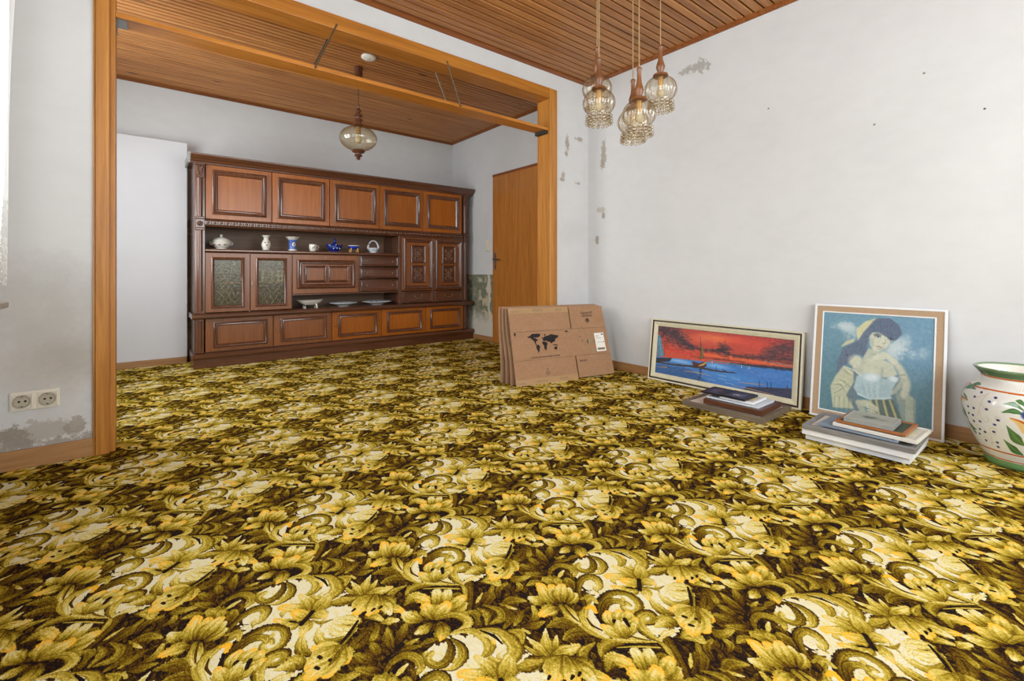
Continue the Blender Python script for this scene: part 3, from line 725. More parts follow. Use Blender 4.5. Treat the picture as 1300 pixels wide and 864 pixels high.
# ------------------------------------------------------------------ curtain
def curtain_mat(name, col, alpha, holes):
    t = NT(name); t.t.nodes.remove(t.b)
    tr = t.n('ShaderNodeBsdfTransparent'); tl = t.n('ShaderNodeBsdfTranslucent'); df = t.n('ShaderNodeBsdfDiffuse')
    tl.inputs[0].default_value = col; df.inputs[0].default_value = col
    a = t.n('ShaderNodeMixShader'); a.inputs[0].default_value = .6; t.l(df.outputs[0], a.inputs[1]); t.l(tl.outputs[0], a.inputs[2])
    b = t.n('ShaderNodeMixShader'); t.l(tr.outputs[0], b.inputs[1]); t.l(a.outputs[0], b.inputs[2])
    if holes:
        v = t.coord(); n = t.noise(t.map(v, (40, 40, 30)), 1.3, 3)
        t.l(t.math('MULTIPLY_ADD', t.math('GREATER_THAN', n, .52), .5, .45), b.inputs[0])
    else: b.inputs[0].default_value = alpha
    t.l(b.outputs[0], t.out.inputs[0]); return t.m
s = thing('curtain', (-.41, 2.2, .8), 'sheer white curtain with a lace hem hanging at the left edge', 'curtain')
def cloth(z0, z1, nz, amp):
    b = MB(); ny = 70; rows = []
    for j in range(nz+1):
        z = z0+(z1-z0)*j/nz; k = (z-.8)/1.75; row = []
        for i in range(ny+1):
            y = 1.75+.75*i/ny
            row.append(b.bm.verts.new((-.399+.034*k + amp*math.sin(y*62+1.1*math.sin(z*2))*(.6+.4*k)+.006*math.sin(y*23+z*3), y, z)))
        rows.append(row)
    for A, B_ in zip(rows, rows[1:]):
        for i in range(ny): b.bm.faces.new((A[i], A[i+1], B_[i+1], B_[i]))
    return b
cloth(1.105, 2.52, 16, .016).build('sheer_panel', curtain_mat('sheer_voile', (.97, .97, .97, 1), .85, 0), s, s.location, smooth=2)
cloth(.80, 1.105, 6, .016).build('lace_hem', curtain_mat('lace', (.86, .86, .85, 1), .9, 1), s, s.location, smooth=2)
MB().tube([(-.40, .0, 2.53), (-.40, 2.55, 2.53)], .012).build('curtain_rail', WHITEPL, s, s.location)

# ------------------------------------------------------------------ wall unit
CHERRY = wood('cherry_veneer', (144, 76, 16), (162, 90, 22), (176, 104, 32), 'z', .28, 1.7)
CHERRX = wood('cherry_veneer_dull', (118, 66, 27), (134, 77, 32), (146, 88, 40), 'z', .3, 1.7)
WALN = wood('dark_walnut', (76, 43, 28), (91, 54, 36), (105, 65, 45), 'x', .25, 1.0, coat=.5)
WALNZ = wood('dark_walnut_upright', (82, 47, 31), (98, 59, 40), (112, 70, 49), 'z', .25, 1.0, coat=.5)
WALND = wood('dark_walnut_inside', (84, 58, 38), (100, 71, 48), (116, 84, 58), 'x', .5, 1.0)
CARVW = wood('carved_walnut', (92, 60, 40), (118, 80, 56), (138, 98, 72), 'z', .3, 1.0, coat=.3)
BRASS = plain('aged_brass', (150, 128, 96), .35, .06, 80, metal=.8)
U = thing('wall_unit', (1.755, 4.84, 0), 'wide dark wooden wall unit with panelled doors along the back wall', 'wall unit')
L0 = U.location
def part(mb, name, m, par=None, **k): return mb.build(name, m, par or U, L0, **k)
def mould(w, h):  # moulding section: step, half round, inner slope
    return [(0, -.001), (0, h*.55), (w*.12, h*.8), (w*.3, h), (w*.5, h*.8), (w*.6, h*.55), (w*.78, h*.62), (w*.9, h*.3), (w, -.001)]
YF = 4.84
def board(name, x0, x1, y0, y1, z0, z1, m=None, bev=.002): return part(MB().box(x0, x1, y0, y1, z0, z1, bev), name, m or WALN)
YB = 5.27
board('plinth', .338, 3.245, 4.822, YB, 0, .078)
def nose(z0, z1, x0, x1, yf, yb, name):
    h = z1-z0; P = [(yb, z0), (yf+.012, z0), (yf+.004, z0+h*.15), (yf, z0+h*.4), (yf, z0+h*.65), (yf+.006, z0+h*.9), (yf+.016, z1), (yb, z1)]
    return part(MB().prism(P, 'x', x0, x1), name, WALN)
nose(.078, .127, .334, 3.25, 4.802, YB, 'base_moulding')
nose(.43, .477, .328, 3.238, 4.792, YB, 'ledge')
nose(1.018, 1.05, .425, 2.25, 4.818, YB-.02, 'upper_shelf')
board('back_panel', .36, 3.165, 5.25, YB, .127, 1.80, WALND)
board('side_panel', .348, .366, 4.86, 5.25, .477, 1.80, WALNZ); board('side_panel', 3.150, 3.168, 4.86, 5.25, .477, 1.80, WALNZ)
board('side_panel', .348, .366, 4.86, 5.25, .127, .43, WALNZ); board('side_panel', 3.150, 3.168, 4.86, 5.25, .127, .43, WALNZ)
board('top_panel', .348, 3.168, 4.85, 5.25, 1.795, 1.81)
board('divider', 1.131, 1.137, 4.845, 5.25, .477, 1.018, WALNZ); board('divider', 1.793, 1.802, 4.845, 5.25, .625, 1.018, WALNZ)
board('divider', 2.248, 2.285, 4.838, 5.25, .477, 1.245, WALNZ)
board('niche_top', 1.137, 2.248, 4.845, 5.25, .612, .626)
board('cupboard_floor', .425, 3.13, 4.86, 5.25, .127, .137, WALND)
board('cupboard_shelf', .425, 3.10, 4.86, 5.25, 1.305, 1.313, WALND)
# cornice, with the raw grey return on its left end
P = [(4.86, 1.792), (4.832, 1.792), (4.832, 1.806), (4.818, 1.812), (4.812, 1.824), (4.80, 1.834), (4.786, 1.85), (4.778, 1.858), (4.775, 1.872), (5.25, 1.872), (5.25, 1.81), (4.86, 1.81)]
part(MB().prism(P, 'x', .318, 3.238), 'cornice', WALN)
part(MB().prism([(p[0]+.001, p[1]) for p in P], 'x', .302, .3175), 'cornice_end', plain('raw_grey_board', (150, 150, 150), .7, .06, 20), label='raw grey return on the left end of the cornice')
# carved beaded rail
part(MB().prism([(4.87, 1.246), (4.838, 1.246), (4.832, 1.258), (4.838, 1.264), (4.838, 1.292), (4.83, 1.298), (4.834, 1.308), (4.87, 1.308)], 'x', .425, 3.11), 'carved_rail', WALN)
b = MB()
for i in range(54):
    x = .447+i*.0495; b.ball((x, 4.832, 1.278), (.015, .013, .013), 1); b.ball((x+.0247, 4.834, 1.278), (.006, .008, .014), 1)
part(b, 'beading', CARVW, smooth=2, kind='stuff')
# pilasters
def pilaster(x0, x1):
    cx, hw = (x0+x1)/2, (x1-x0)/2
    s_ = part(MB().box(x0, x1, 4.838, 4.88, .477, 1.795), 'pilaster', WALNZ)
    def half(z0, z1, r):
        q = MB(); n = 12
        q.prism([(cx+r*math.cos(math.pi*(1+k/n)), 4.84+r*.75*math.sin(math.pi*(1+k/n))) for k in range(n+1)], 'z', z0, z1); return q
    half(.50, 1.212, hw*.62).build('shaft', WALNZ, s_, L0, smooth=True); half(1.325, 1.665, hw*.62).build('shaft', WALNZ, s_, L0, smooth=True)
    for z in (.478, 1.208, 1.308, 1.667, 1.776): MB().box(x0-.002, x1+.002, 4.815, 4.85, z, z+.02, .006).build('collar', WALNZ, s_, L0)
    MB().box(x0+.004, x1-.004, 4.824, 4.85, 1.23, 1.305, .003).build('block', WALNZ, s_, L0)
    q = MB()
    for k in range(8): a = k*math.pi/4; q.ball((cx+.017*math.cos(a), 4.822, 1.266+.017*math.sin(a)), (.009, .006, .009), 1)
    q.ball((cx, 4.82, 1.266), (.009, .008, .009), 1); q.build('rosette', WALNZ, s_, L0, smooth=2)
    MB().box(x0+.003, x1-.003, 4.826, 4.85, 1.687, 1.776, .003).build('capital', WALNZ, s_, L0)
    q = MB()
    for k in range(5):
        z = 1.70+k*.015
        for sg in (-1, 1): q.ball((cx+sg*(.008+.003*k), 4.824, z), (.017, .009, .007), 1, Matrix.Rotation(sg*R(-48), 3, 'Y'))
    q.ball((cx, 4.822, 1.768), (.01, .008, .01), 1); q.build('carved_leaf', WALNZ, s_, L0, smooth=2)
    f = part(MB().box(x0+.006, x1-.006, 4.835, 4.88, .13, .43, .003), 'base_pilaster', WALNZ)
    half(.15, .415, hw*.5).build('shaft', WALNZ, f, L0, smooth=True)
pilaster(.35, .423); pilaster(3.108, 3.166)
def knob(x, z, par, y=YF, r=.010):
    q = MB(); q.lathe([(.0, 0), (r*.6, 0), (r*.45, .008), (r, .014), (r*.9, .021), (0, .024)], 14)
    q.xf(Matrix.Translation((x, y-.0, z)) @ Matrix.Rotation(R(90), 4, 'X')); return q.build('knob', BRASS, par, L0, smooth=True)
G = .003
XB = [.427, .957, 1.492, 2.027, 2.557, 3.092]
for i in range(5):
    a, b_ = XB[i]+G, XB[i+1]-G
    o = part(MB().box(a, b_, 4.842, 4.862, 1.314, 1.790, .002), 'upper_door', CHERRY)
    MB().ring(a+.045, b_-.045, 1.354, 1.750, 4.842, mould(.046, .024)).build('door_moulding', WALNZ, o, L0, smooth=True)
XL = [.425, .970, 1.513, 2.046, 2.587, 3.112]
for i in range(5):
    a, b_ = XL[i]+G, XL[i+1]-G
    o = part(MB().box(a, b_, 4.842, 4.862, .135, .427, .002), 'base_door', CHERRX if i < 2 else CHERRY)
    MB().ring(a+.058, b_-.05, .168, .398, 4.842, mould(.033, .017)).build('door_moulding', WALNZ, o, L0, smooth=True)
    if i in (1, 2, 4): knob(a+.028, .287, o)
# glass doors
GLASS = thin_glass('amber_pattern_glass', (.86, .82, .70, 1), .02, .16, .10, hexc(150, 144, 116), .25, lines=True, edge=.06)
for k, (a, b_) in enumerate(((.425+G, .773-G), (.775+G, 1.131-G))):
    f = MB(); m_ = .06
    f.box(a, a+m_, 4.842, 4.862, .485, 1.012).box(b_-m_, b_, 4.842, 4.862, .485, 1.012).box(a+m_, b_-m_, 4.842, 4.862, .485, .535).box(a+m_, b_-m_, 4.842, 4.862, .958, 1.012)
    o = part(f, 'glass_door', CHERRX)
    MB().ring(a+m_-.018, b_-m_+.018, .518, .975, 4.842, [(0, -.001), (0, .01), (.008, .016), (.017, .012), (.024, .002), (.024, -.008)]).build('door_moulding', WALNZ, o, L0, smooth=True)
    MB().box(a+m_-.004, b_-m_+.004, 4.851, 4.855, .53, .962).build('glass_pane', GLASS, o, L0)
    if k: MB().box(a+.006, a+.016, 4.830, 4.842, .72, .76, .002).build('key', BRASS, o, L0)
board('display_shelf', .425, 1.131, 4.90, 5.25, .735, .748, CHERRX)
board('divider', .767, .781, 4.864, 5.25, .477, 1.018, WALNZ)
# drop-front door
o = part(MB().box(1.137+G, 1.792-G, 4.842, 4.862, .628, 1.014, .002), 'drop_door', CHERRX)
MB().ring(1.176, 1.752, .676, .963, 4.842, mould(.046, .026)).build('door_moulding', WALNZ, o, L0, smooth=True)
for a, b_ in ((1.245, 1.458), (1.472, 1.685)): MB().ring(a, b_, .735, .905, 4.842, mould(.025, .018)).build('inner_moulding', WALNZ, o, L0, smooth=True)
MB().box(1.447, 1.459, 4.834, 4.842, .975, .999, .003).build('keyhole_plate', BRASS, o, L0)
def drawer(a, b_, z0, z1):
    o = part(MB().box(a, b_, 4.842, 4.862, z0, z1, .002), 'drawer', WALN)
    MB().ring(a+.008, b_-.008, z0+.006, z1-.006, 4.842, mould(.02, .015)).build('drawer_moulding', WALNZ, o, L0, smooth=True)
    return o
for z0, z1 in ((.899, 1.014), (.769, .889), (.63, .759)):
    o = drawer(1.803, 2.247, z0, z1)
    knob(1.875, (z0+z1)/2, o, 4.84, .009); knob(2.168, (z0+z1)/2, o, 4.84, .009)
# tower cupboard with carved doors and two small drawers
def carving(cx, cz, par):
    q = MB(); rr = random.Random(5)
    for k in range(8):
        a = k*math.pi/4; q.ball((cx+.03*math.cos(a), 4.832, cz+.03*math.sin(a)), (.024, .016, .010), 1, Matrix.Rotation(-a, 3, 'Y'))
    for k in range(6): a = k*math.pi/3; q.ball((cx+.012*math.cos(a), 4.824, cz+.012*math.sin(a)), (.009, .010, .009), 1)
    for sx in (-1, 1):
        for sz in (-1, 1):
            for t_ in range(3):
                q.ball((cx+sx*(.034+.006*t_), 4.834, cz+sz*(.056-.008*t_)), (.016, .013, .009), 1, Matrix.Rotation(-sx*sz*R(20+35*t_), 3, 'Y'))
    return q.build('carving', CARVW, par, L0, smooth=2)
for a, b_ in ((2.288, 2.682), (2.698, 3.090)):
    o = part(MB().box(a, b_, 4.836, 4.862, .628, 1.232, .002), 'carved_door', CHERRX)
    MB().ring(a+.012, b_-.012, .640, 1.222, 4.836, mould(.044, .026)).build('door_moulding', WALNZ, o, L0, smooth=True)
    cx = (a+b_)/2
    for cz in (1.045, .815):
        MB().box(cx-.075, cx+.075, 4.834, 4.84, cz-.088, cz+.088).build('square_panel', WALN, o, L0)
        MB().ring(cx-.092, cx+.092, cz-.102, cz+.102, 4.836, mould(.02, .02)).build('square_moulding', WALNZ, o, L0, smooth=True)
        carving(cx, cz, o)
    d_ = drawer(a, b_, .482, .618)
    pts = [(cx-.05, 4.832, .568), (cx-.045, 4.822, .548), (cx-.02, 4.82, .535), (cx, 4.82, .54), (cx+.02, 4.82, .535), (cx+.045, 4.822, .548), (cx+.05, 4.832, .568)]
    MB().tube(pts, .0045, 8).ball((cx-.05, 4.832, .57), .008).ball((cx+.05, 4.832, .57), .008).build('bail_handle', BRASS, d_, L0, smooth=True)
MB().box(2.687, 2.693, 4.824, 4.838, .90, .93, .002).build('key', BRASS, U, L0)
board('stile', 2.683, 2.697, 4.84, 4.862, .477, 1.245, WALNZ); board('stile', 3.092, 3.112, 4.84, 4.862, .477, 1.245, WALNZ)
board('tower_head', 2.285, 3.108, 4.838, 5.25, 1.234, 1.246)

# ------------------------------------------------------------------ crockery on the shelves
PORC = plain('white_porcelain', (226, 224, 214), .18, .01, 8, coat=.4)
PORCB = plain('bluish_porcelain', (214, 222, 228), .2, .02, 12, coat=.4)
COBALT = plain('cobalt_glaze', (24, 44, 128), .16, .12, 26, coat=.5)
GOLD = plain('gilt', (190, 150, 70), .3, .05, 50, metal=.7)
ROSEP = plain('rose_decal', (150, 70, 66), .35, .1, 60)
LEAFP = plain('green_decal', (84, 110, 60), .35, .1, 60)
def smooth(name, mb, m, t, **k): return mb.build(name, m, t, t.location, smooth=True, **k)
def decals(t, spots, r, body_r):
    for i, (a, z, kx) in enumerate(spots):
        x, y = t.location.x + body_r*kx*math.cos(a), t.location.y + body_r*kx*math.sin(a)
        MB().ball((x, y, t.location.z+z), (r, r*.5, r*.8), 1, Matrix.Rotation(a+math.pi/2, 3, 'Z')).build('flower_decal', ROSEP if i % 2 == 0 else LEAFP, t, t.location, smooth=2)
Z1, Z2 = 1.051, .4775
t = thing('soup_tureen', (.560, 4.95, Z1), 'lidded cream porcelain tureen at the left end of the upper shelf', 'tureen')
L = t.location
smooth('bowl', MB().lathe([(0, .0), (.045, 0), (.043, .008), (.058, .02), (.078, .045), (.080, .058), (.072, .068), (0, .068)], 32, L), PORC, t)
smooth('lid', MB().lathe([(.078, .066), (.080, .072), (.062, .092), (.03, .106), (.012, .11), (.008, .118), (.014, .126), (.009, .134), (0, .136)], 32, L), PORC, t)
for sg in (-1, 1): smooth('side_handle', MB().tube([L+Vector((sg*.075, 0, .06)), L+Vector((sg*.093, 0, .063)), L+Vector((sg*.088, 0, .045)), L+Vector((sg*.072, 0, .04))], .005), PORC, t)
decals(t, [(-1.9, .04, .9), (-1.3, .042, .9), (-2.5, .04, .9)], .012, .08)
t = thing('vase', (.928, 4.95, Z1), 'white porcelain vase with flared neck on the upper shelf', 'vase'); L = t.location
smooth('body', MB().lathe([(0, 0), (.032, 0), (.028, .01), (.036, .03), (.042, .055), (.036, .08), (.022, .105), (.022, .122), (.036, .142), (.040, .145), (.034, .142), (.018, .122), (.018, .10), (0, .09)], 28, L), PORC, t)
decals(t, [(-1.6, .05, .98), (-1.3, .075, .85), (-2.0, .07, .88)], .009, .042)
t = thing('beaker_vase', (1.165, 4.95, Z1), 'blue and white beaker vase with a wide white rim', 'vase'); L = t.location
smooth('body', MB().lathe([(0, 0), (.036, 0), (.036, .012), (.034, .014), (.034, .105), (.038, .112)], 28, L), plain('light_blue_glaze', (78, 112, 190), .22, .06, 30, coat=.4), t)
smooth('rim', MB().lathe([(.038, .110), (.05, .124), (.064, .134), (.064, .138), (.046, .132), (.03, .112)], 28, L), PORC, t)
smooth('foot', MB().lathe([(.0, .001), (.039, .001), (.039, .012), (.035, .016)], 28, L), PORC, t)
MB().ball(L+Vector((.004, -.032, .064)), (.016, .005, .024), 2).build('cartouche', PORC, t, L, smooth=2)
MB().ball(L+Vector((.004, -.0365, .064)), (.008, .003, .012), 1).build('flower_decal', ROSEP, t, L, smooth=2)
t = thing('cup', (1.355, 4.94, Z1), 'small white porcelain cup with a flower sprig', 'cup'); L = t.location
smooth('bowl', MB().lathe([(0, .0), (.024, 0), (.026, .006), (.034, .022), (.036, .045), (.035, .072), (.032, .072), (.032, .02), (0, .012)], 26, L), PORC, t)
smooth('handle', MB().tube([L+Vector((.034, 0, .06)), L+Vector((.052, 0, .058)), L+Vector((.056, 0, .04)), L+Vector((.046, 0, .022)), L+Vector((.034, 0, .022))], .0045), PORC, t)
decals(t, [(-1.6, .04, .99), (-1.9, .035, .98), (-1.35, .05, .98)], .007, .036)
t = thing('boat_bowl', (1.575, 4.95, Z1), 'cobalt blue boat-shaped lidded bowl with a spire', 'bowl'); L = t.location
def boat(q): return Vector((L.x+(q.x-L.x)*(1+.35*abs(q.x-L.x)/.09), q.y, q.z+(.6*(q.x-L.x)**2/.09 if q.z > L.z+.03 else 0)))
smooth('bowl', MB().lathe([(0, 0), (.034, 0), (.030, .008), (.052, .022), (.068, .045), (.066, .056), (.05, .06), (0, .06)], 30, L).warp(boat), COBALT, t)
smooth('lid', MB().lathe([(.05, .06), (.04, .075), (.02, .09), (.012, .115), (.015, .124), (.006, .14), (0, .152)], 26, L), COBALT, t)
for a, z in ((-1.5, .04), (-1.0, .036), (-2.0, .036), (-1.5, .075)): MB().ball(L+Vector(((.066 if z < .06 else .042)*math.cos(a), (.066 if z < .06 else .042)*math.sin(a), z)), (.008, .004, .007), 1).build('white_flower', PORCB, t, L, smooth=2)
t = thing('footed_bowl', (1.778, 4.95, Z1), 'royal blue shallow bowl standing on gilt feet', 'bowl'); L = t.location
smooth('bowl', MB().lathe([(0, .034), (.04, .036), (.055, .05), (.058, .068), (.055, .07), (.05, .052), (0, .045)], 30, L), plain('royal_blue_glaze', (28, 58, 178), .18, .06, 20, coat=.5), t)
smooth('rim', MB().lathe([(.0565, .066), (.060, .070), (.056, .076), (.050, .07)], 30, L), PORC, t)
for k in range(4):
    a = -.9-k*.0 + k*math.pi/2; smooth('foot', MB().tube([L+Vector((.046*math.cos(a), .046*math.sin(a), .05)), L+Vector((.052*math.cos(a), .052*math.sin(a), .02)), L+Vector((.05*math.cos(a), .05*math.sin(a), 0))], [.009, .006, .008]), GOLD, t)
t = thing('porcelain_basket', (1.997, 4.95, Z1), 'white porcelain basket with a tall loop handle', 'basket'); L = t.location
smooth('basket', MB().lathe([(0, 0), (.038, 0), (.034, .008), (.05, .025), (.066, .05), (.062, .056), (.048, .034), (0, .03)], 30, L), PORCB, t)
smooth('handle', MB().tube([L+Vector((.06*math.cos(a), 0, .048+.088*math.sin(a))) for a in [math.pi*k/14 for k in range(15)]], [.011-.004*math.sin(math.pi*k/14) for k in range(15)]), PORCB, t)
for a in (-1.2, -1.9): MB().ball(L+Vector((.056*math.cos(a), .056*math.sin(a), .036)), (.008, .005, .006), 1).build('flower_decal', COBALT, t, L, smooth=2)
# lower niche
t = thing('footed_dish', (1.332, 4.95, Z2), 'white boat-shaped dish on four feet in the lower niche', 'dish'); L = t.location
def wing(q): dx = (q.x-L.x); return Vector((L.x+dx*1.55, L.y+(q.y-L.y)*.8, q.z+.22*max(0, abs(dx)-.05)))
smooth('dish', MB().lathe([(0, .026), (.04, .03), (.066, .05), (.086, .074), (.083, .076), (.062, .056), (0, .038)], 34, L).warp(wing), PORC, t)
for k in range(4):
    sx, sy = (-1, 1)[k % 2], (-1, 1)[k//2]; smooth('foot', MB().tube([L+Vector((sx*.05, sy*.025, .04)), L+Vector((sx*.058, sy*.03, .016)), L+Vector((sx*.055, sy*.03, 0))], [.011, .007, .009]), PORC, t)
MB().ball(L+Vector((.015, -.05, .062)), (.018, .008, .007), 1).build('blue_decal', COBALT, t, L, smooth=2)
t = thing('scalloped_plate', (1.666, 4.95, Z2), 'white scalloped plate with raised berries in the lower niche', 'plate'); L = t.location
smooth('plate', MB().lathe([(0, .004), (.05, .0), (.055, .006), (.1, .02), (.142, .036), (.14, .041), (.095, .028), (.05, .014), (0, .012)], 40, L, rib=lambda a, z: 1+.03*math.cos(10*a) if z > .018 else 1), PORCB, t)
q = MB()
for k in range(9): q.ball(L+Vector((.05*math.cos(k*2.4)*(.4+.07*k), .04*math.sin(k*2.4)*(.4+.07*k), .024)), .012, 1)
q.build('berries', plain('berry_relief', (176, 150, 110), .35, .1, 40), t, L, smooth=2, kind='stuff')
t = thing('round_plate', (2.037, 4.95, Z2), 'white round plate with blue decoration at the right of the lower niche', 'plate'); L = t.location
smooth('plate', MB().lathe([(0, .003), (.055, .0), (.06, .006), (.12, .022), (.16, .036), (.158, .041), (.11, .03), (.055, .013), (0, .01)], 44, L), PORCB, t)
for a in (-1.3, -1.9, 1.2, 1.8): MB().ball(L+Vector((.1*math.cos(a), .1*math.sin(a), .029)), (.02, .012, .004), 1).build('blue_decal', COBALT, t, L, smooth=2)
# behind the glass
FIG = plain('pale_green_ceramic', (228, 228, 196), .3, .04, 20)
fp = None
for i, x in enumerate((.906, .985, 1.044, 1.084)):
    lab = ('leftmost pale goblet on the shelf behind the right glass door', 'second pale goblet from the left behind the right glass door', 'third pale goblet from the left behind the right glass door', 'rightmost pale goblet half hidden behind the right glass door frame')[i]
    if fp is None:
        t = thing('goblet', (x, 5.0, .7485), lab, 'goblet', 'pale goblets behind glass'); fp = t; L = t.location
        smooth('stem_foot', MB().lathe([(0, 0), (.026, 0), (.024, .008), (.012, .02), (.009, .04), (.014, .046)], 20, L), FIG, t)
        smooth('goblet_bowl', MB().lathe([(.012, .044), (.022, .055), (.014, .072), (.012, .082), (.022, .094), (.022, .104), (.012, .11), (0, .108)], 20, L), FIG, t)
    else:
        t = thing('goblet', (x, 5.0, .7485), lab, 'goblet', 'pale goblets behind glass')
        for ch in fp.children: copy_of(ch, t)
CUPY = plain('ochre_ceramic', (178, 158, 98), .3, .08, 20); fp = None
for i, (x, y) in enumerate(((.50, 5.02), (.575, 5.05), (.645, 5.0), (.86, 5.02), (.945, 5.05), (1.04, 5.0))):
    nm = ('first', 'second', 'third')[i % 3]; lab = '%s small ochre cup from the left on the floor behind the %s glass door' % (nm, 'left' if i < 3 else 'right')
    t = thing('small_cup', (x, y, Z2), lab, 'cup', 'small cups behind the glass doors')
    if fp is None:
        fp = t; L = t.location
        smooth('cup_bowl', MB().lathe([(0, 0), (.018, 0), (.018, .006), (.030, .022), (.034, .05), (.031, .05), (.026, .024), (0, .01)], 22, L), CUPY, t)
        smooth('handle', MB().tube([L+Vector((.031, 0, .042)), L+Vector((.047, 0, .038)), L+Vector((.045, 0, .02)), L+Vector((.028, 0, .016))], .004), CUPY, t)
    else:
        for ch in fp.children: copy_of(ch, t)

# ------------------------------------------------------------------ flat pictures computed from strokes
def make_portrait():
    c = Canvas(480, 520, (110, 148, 162), 11)
    c.grad((104, 144, 166), (82, 118, 128)); c.blob(.85, .3, .5, .5, (112, 150, 184), .6, 1); c.blob(.1, .8, .4, .5, (82, 118, 126), .6, 1)
    for u, v, a, b in ((.255, .157, .14, .10), (.715, .288, .14, .12), (.831, .345, .13, .07), (.66, .36, .12, .12), (.2, .12, .1, .06)): c.blob(u, v, a, b, (206, 216, 216), .75, .9, .8)
    Y = (212, 202, 150); SK = (202, 200, 172)
    c.poly([(.349,.282),(.328,.151),(.409,.071),(.518,.027),(.467,.111),(.389,.235)], Y, .95, 4); c.poly([(.185,.351),(.233,.286),(.325,.243),(.306,.287)], Y, .9, 4)
    c.poly([(.505,.035),(.626,.02),(.707,.079),(.736,.161),(.7,.22),(.636,.254),(.58,.188),(.483,.161),(.445,.229),(.437,.346),(.455,.431),(.384,.41),(.312,.404),(.259,.499),(.205,.579),(.155,.616),(.156,.511),(.207,.356),(.348,.268),(.4,.175)], (88, 98, 120), .96, 5)
    c.poly([(.28,.46),(.40,.50),(.37,.64),(.35,.80),(.42,.88),(.36,.97),(.24,.90),(.30,.68)], (98, 112, 120), .95, 7); c.poly([(.66,.56),(.80,.56),(.80,.76),(.68,.84),(.62,.78)], (108, 126, 130), .9, 7)
    c.poly([(.70,.72),(.80,.70),(.87,.76),(.87,.99),(.76,.97)], (150, 158, 142), .85, 8)
    c.poly([(.45,.33),(.547,.356),(.563,.418),(.618,.467),(.433,.549),(.387,.468)], (190, 190, 164), .95, 4)
    c.poly([(.358,.472),(.455,.431),(.563,.418),(.67,.461),(.713,.552),(.624,.592),(.38,.613),(.305,.537)], SK, .95, 5)
    c.blob(.337, .474, .085, .075, (212, 208, 178), .95, .4); c.blob(.40, .47, .03, .06, (150, 158, 150), .5, 1); c.blob(.58, .53, .02, .05, (140, 146, 140), .6, 1); c.blob(.52, .40, .06, .03, (140, 146, 138), .6, 1); c.blob(.48, .55, .08, .05, (222, 218, 192), .6, 1); c.blob(.66, .55, .05, .05, (222, 218, 192), .5, 1); c.blob(.37, .56, .05, .06, (160, 164, 150), .6, 1)
    c.stroke([(.649,.422),(.723,.482),(.785,.623),(.771,.734)], [.06, .08, .095, .08], (200, 198, 172), .97, .6); c.stroke([(.76,.60),(.70,.70),(.66,.74)], [.05, .05, .03], (176, 178, 158), .9, .5)
    c.poly([(.483,.161),(.565,.154),(.64,.211),(.642,.254),(.605,.314),(.547,.356),(.492,.348),(.462,.3),(.455,.214)], (206, 204, 178), 1, 3)
    c.blob(.478, .28, .025, .08, (150, 156, 146), .6, 1); c.blob(.57, .235, .05, .05, (222, 218, 194), .6, 1); c.blob(.59, .33, .04, .03, (160, 162, 148), .5, 1)
    c.poly([(.444,.2),(.454,.127),(.506,.05),(.626,.027),(.714,.092),(.739,.167),(.687,.228),(.621,.216),(.538,.17),(.477,.171)], (82, 92, 116), .97, 4)
    for k in range(14): c.stroke([(.47+.018*k, .05+.004*k), (.5+.014*k, .12), (.47+.019*k, .2)], [.006, .008, .004], (108, 116, 138) if k % 2 else (66, 76, 100), .5, .6)
    for k in range(10): c.stroke([(.40-.012*k, .22+.01*k), (.36-.014*k, .36), (.30-.012*k, .46+.014*k)], [.008, .01, .005], (106, 116, 138) if k % 2 else (72, 82, 104), .5, .6)
    D = (52, 58, 74)
    c.stroke([(.496,.196),(.525,.184),(.56,.195)], [.010, .014, .006], D, .9); c.stroke([(.506,.214),(.528,.212),(.551,.218)], [.016, .03, .012], (200, 204, 200), .8); c.blob(.531, .213, .010, .012, D, .95, .5); c.stroke([(.503,.208),(.528,.200),(.555,.212)], [.008, .014, .008], D, .95); c.stroke([(.62,.23),(.642,.23),(.659,.24)], [.014, .024, .010], (200, 204, 200), .8); c.blob(.641, .229, .009, .011, D, .95, .5); c.stroke([(.62,.222),(.642,.218),(.664,.235)], [.008, .013, .008], D, .95); c.stroke([(.615,.205),(.64,.205),(.66,.222)], [.008, .01, .005], D, .7)
    c.stroke([(.588,.219),(.600,.258),(.577,.274)], [.006, .008, .012], (150, 148, 130), .7); c.stroke([(.52,.306),(.547,.307),(.577,.318)], [.010, .022, .008], (156, 132, 122), .85); c.stroke([(.525,.325),(.55,.33),(.57,.33)], [.006, .012, .005], (150, 150, 134), .6)
    c.stroke([(.50,.417),(.588,.378),(.682,.431)], [.03, .06, .06], (210, 208, 182), .97, .35)
    for k in range(3): c.stroke([(.60, .392+.012*k), (.545, .40+.014*k), (.50, .42+.012*k)], [.016, .016, .010], (214, 212, 188), .9, .4); c.stroke([(.60, .40+.012*k), (.545, .408+.014*k), (.51, .426+.012*k)], [.003, .004, .003], (140, 144, 134), .6)
    c.stroke([(.50,.43),(.47,.455),(.46,.47)], [.02, .018, .01], (206, 204, 178), .9); c.stroke([(.775,.545),(.735,.55)], [.012, .012], (120, 124, 116), .6)
    c.poly([(.352,.617),(.461,.566),(.57,.586),(.611,.615),(.649,.568),(.727,.578),(.679,.681),(.658,.78),(.58,.808),(.375,.801),(.33,.736)], (178, 198, 200), .96, 6)
    c.blob(.42, .72, .07, .09, (150, 174, 180), .6, 1); c.blob(.60, .70, .06, .09, (148, 172, 178), .6, 1); c.blob(.58, .60, .02, .06, (136, 156, 160), .7, 1)
    c.blob(.491, .612, .085, .05, (226, 234, 236), .95, .6, .3); c.blob(.683, .598, .05, .035, (226, 234, 236), .95, .6, .3)
